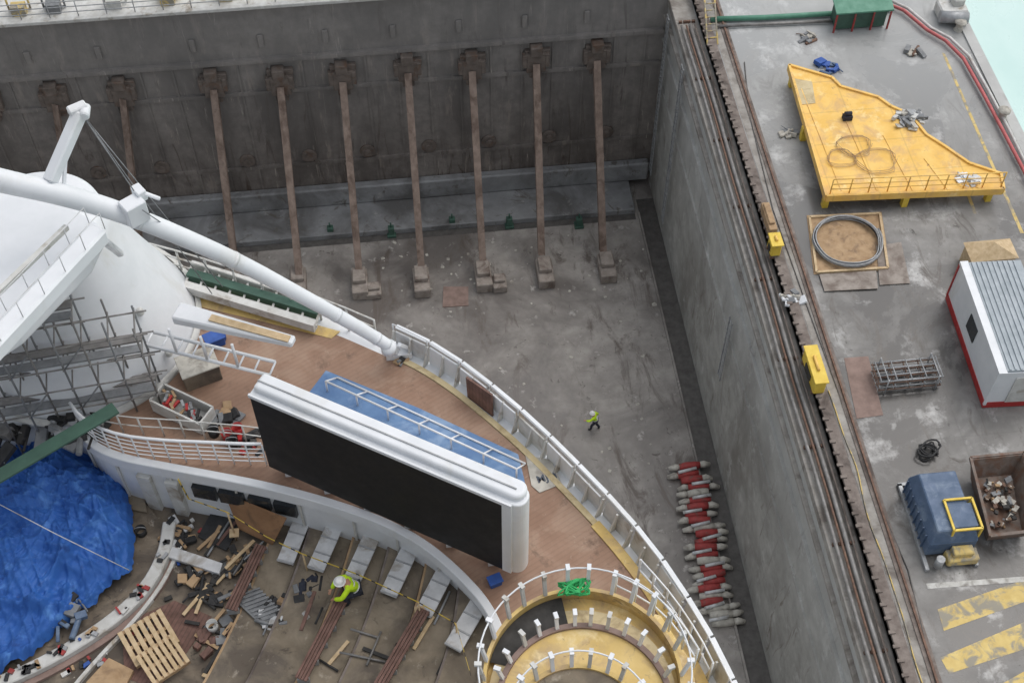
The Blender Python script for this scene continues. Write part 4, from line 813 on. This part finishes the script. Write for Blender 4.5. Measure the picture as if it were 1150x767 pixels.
# ------------------------------------------------------------------ people
def skinmesh(name,verts,edges,rad,mat,parent,M4,sub=2):
    me=bpy.data.meshes.new(name); me.from_pydata([M4@V(v) for v in verts],edges,[]); me.materials.append(mat)
    o=bpy.data.objects.new(name,me); col.objects.link(o)
    o.modifiers.new('s','SKIN'); 
    for i,r_ in enumerate(rad): me.skin_vertices[0].data[i].radius=(r_,r_) if not isinstance(r_,tuple) else r_
    me.skin_vertices[0].data[0].use_root=True
    b=o.modifiers.new('u','SUBSURF'); b.levels=b.render_levels=sub
    if parent: o.parent=parent
    W[o.name]=V()
    return o
def person(loc,rz,J,label,helm=m_helm):
    rp=root('person',loc,label,'person'); M4=Matrix.Rotation(rz,4,'Z')
    order=['pel','sp','ch','nk','hd','ht','sl','el','wl','sr','er','wr','hl','kl','al','tl','hr','kr','ar','tr']
    vs=[J[k] for k in order]; ix={k:i for i,k in enumerate(order)}
    E=[('pel','sp'),('sp','ch'),('ch','nk'),('nk','hd'),('hd','ht'),('ch','sl'),('sl','el'),('el','wl'),('ch','sr'),('sr','er'),('er','wr'),('pel','hl'),('hl','kl'),('kl','al'),('al','tl'),('pel','hr'),('hr','kr'),('kr','ar'),('ar','tr')]
    ed=[(ix[a],ix[b]) for a,b in E]
    rd={'pel':.13,'sp':.12,'ch':.14,'nk':.06,'hd':.085,'ht':.07,'sl':.06,'el':.045,'wl':.032,'sr':.06,'er':.045,'wr':.032,'hl':.09,'kl':.06,'al':.045,'tl':.04,'hr':.09,'kr':.06,'ar':.045,'tr':.04}
    rad=[rd[k] for k in order]
    hd=V(J['hd']); 
    vs.append(hd+V((0,.105,0))); rad.append(.015); ed.append((ix['hd'],len(vs)-1))
    for w_,e_ in (('wl','el'),('wr','er')):
        dr=(V(J[w_])-V(J[e_])).normalized(); pc=V(J[w_])+dr*.07; vs.append(pc); rad.append((.04,.018)); pi=len(vs)-1; ed.append((ix[w_],pi))
        sd=dr.cross(V((0,0,1))); sd=sd.normalized() if sd.length>.1 else V((1,0,0))
        for k,ln in ((-1.5,.06),(-.5,.075),(.5,.08),(1.5,.065)):
            a_=pc+sd*k*.02+dr*.03; b_=a_+dr*ln+V((0,0,-.02)); vs+= [a_,b_]; rad+=[.01,.008]; ed+=[(pi,len(vs)-2),(len(vs)-2,len(vs)-1)]
        a_=pc-dr*.02+sd*.05; b_=a_+dr*.05+sd*.02; vs+=[a_,b_]; rad+=[.012,.009]; ed+=[(pi,len(vs)-2),(len(vs)-2,len(vs)-1)]
    skinmesh('body',vs,ed,rad,m_skin,rp,M4,1)
    def sub(keys,E2,grow,mat,nm):
        v=[J[k] for k in keys]; i2={k:i for i,k in enumerate(keys)}
        return skinmesh(nm,v,[(i2[a],i2[b]) for a,b in E2],[rd[k]+grow for k in keys],mat,rp,M4)
    sub(['ch','sp','pel','sl','el','wl','sr','er','wr'],[('ch','sp'),('sp','pel'),('ch','sl'),('sl','el'),('el','wl'),('ch','sr'),('sr','er'),('er','wr')],.03,m_hiviz,'jacket')
    sub(['pel','hl','kl','al','hr','kr','ar'],[('pel','hl'),('hl','kl'),('kl','al'),('pel','hr'),('hr','kr'),('kr','ar')],.025,m_navy,'trousers')
    for a_,b_ in (('al','tl'),('ar','tr')): skinmesh('boot',[J[a_],J[b_]],[(0,1)],[.065,.055],m_rubber,rp,M4)
    mb=MB(); mb.lathe(V((0,0,0)),[(.17,0),(.135,.015),(.135,.05),(.11,.11),(.06,.145),(.005,.15)],20)
    o=mb.obj('helmet',helm,None); o.parent=rp; o.location=M4@(V(J['hd'])+V((0,.01,.03)))
    for t in (.3,.75):
        c_=V(J['pel']).lerp(V(J['ch']),t); ax=(V(J['ch'])-V(J['pel'])).normalized(); mb=MB()
        a_=ax.orthogonal().normalized(); b_=ax.cross(a_); 
        mb.tube([c_+(a_*math.cos(k*.314)+b_*math.sin(k*.314))*.17 for k in range(20)],.022,5,closed=True)
        for v_ in mb.bm.verts: v_.co=M4@v_.co
        o=mb.obj('reflective_band',m_silver,None); c0_=W[o.name]; o.parent=rp; o.location=c0_
    return rp
walk=dict(pel=(0,0,.95),sp=(0,.04,1.12),ch=(0,.12,1.36),nk=(0,.17,1.5),hd=(0,.22,1.62),ht=(0,.22,1.72),sl=(-.2,.12,1.42),el=(-.34,.3,1.25),wl=(-.3,.52,1.18),sr=(.2,.1,1.42),er=(.33,-.08,1.2),wr=(.38,.1,1.0),
  hl=(-.1,0,.9),kl=(-.12,.2,.5),al=(-.12,.22,.08),tl=(-.12,.4,.04),hr=(.1,0,.9),kr=(.12,-.02,.48),ar=(.12,-.28,.12),tr=(.12,-.14,.04))
person(P(668,482,0),R(70),walk,'worker in yellow hi-vis jacket walking on the dock floor')
crouch=dict(pel=(0,0,.42),sp=(0,.1,.6),ch=(0,.26,.82),nk=(0,.34,.94),hd=(0,.42,1.03),ht=(0,.45,1.12),sl=(-.2,.26,.86),el=(-.32,.48,.66),wl=(-.18,.66,.48),sr=(.2,.26,.86),er=(.32,.48,.64),wr=(.16,.68,.46),
  hl=(-.11,.02,.4),kl=(-.22,.42,.5),al=(-.2,.3,.08),tl=(-.22,.48,.04),hr=(.11,.02,.4),kr=(.22,.4,.46),ar=(.2,.22,.08),tr=(.22,.42,.04))
pw=person(P(403,668,TZ[2]),R(100),crouch,'worker in hi-vis jacket and white helmet crouching on the terrace'); pw.scale=(.92,.92,.92)
# ------------------------------------------------------------------ light, camera
w=bpy.data.worlds.new('World'); sc.world=w; w.use_nodes=True; nt=w.node_tree; bg=nt.nodes['Background']
sky=nt.nodes.new('ShaderNodeTexSky'); sky.sky_type='NISHITA'; sky.sun_disc=False; sky.sun_elevation=R(62); sky.sun_rotation=R(60); sky.air_density=1.5; sky.dust_density=4
hs=nt.nodes.new('ShaderNodeHueSaturation'); hs.inputs['Saturation'].default_value=.35
nt.links.new(sky.outputs[0],hs.inputs['Color']); nt.links.new(hs.outputs[0],bg.inputs[0]); bg.inputs[1].default_value=.145
sl=bpy.data.lights.new('sun','SUN'); sl.energy=.9; sl.angle=R(80); sl.color=(1,.99,.975); so=bpy.data.objects.new('sun',sl); col.objects.link(so)
dr=V((math.sin(R(60))*math.cos(R(62)),math.cos(R(60))*math.cos(R(62)),math.sin(R(62)))); so.rotation_euler=dr.to_track_quat('Z','Y').to_euler()
cd=bpy.data.cameras.new('camera'); cd.sensor_width=36; cd.lens=F/1150*36; cd.clip_end=3000; cd.clip_start=.5
co_=bpy.data.objects.new('camera',cd); col.objects.link(co_); m=Matrix((rt,up,-fw)).transposed().to_4x4(); m.translation=CAM; co_.matrix_world=m; sc.camera=co_
sc.view_settings.view_transform='Standard'; sc.view_settings.look='None'; sc.view_settings.exposure=0
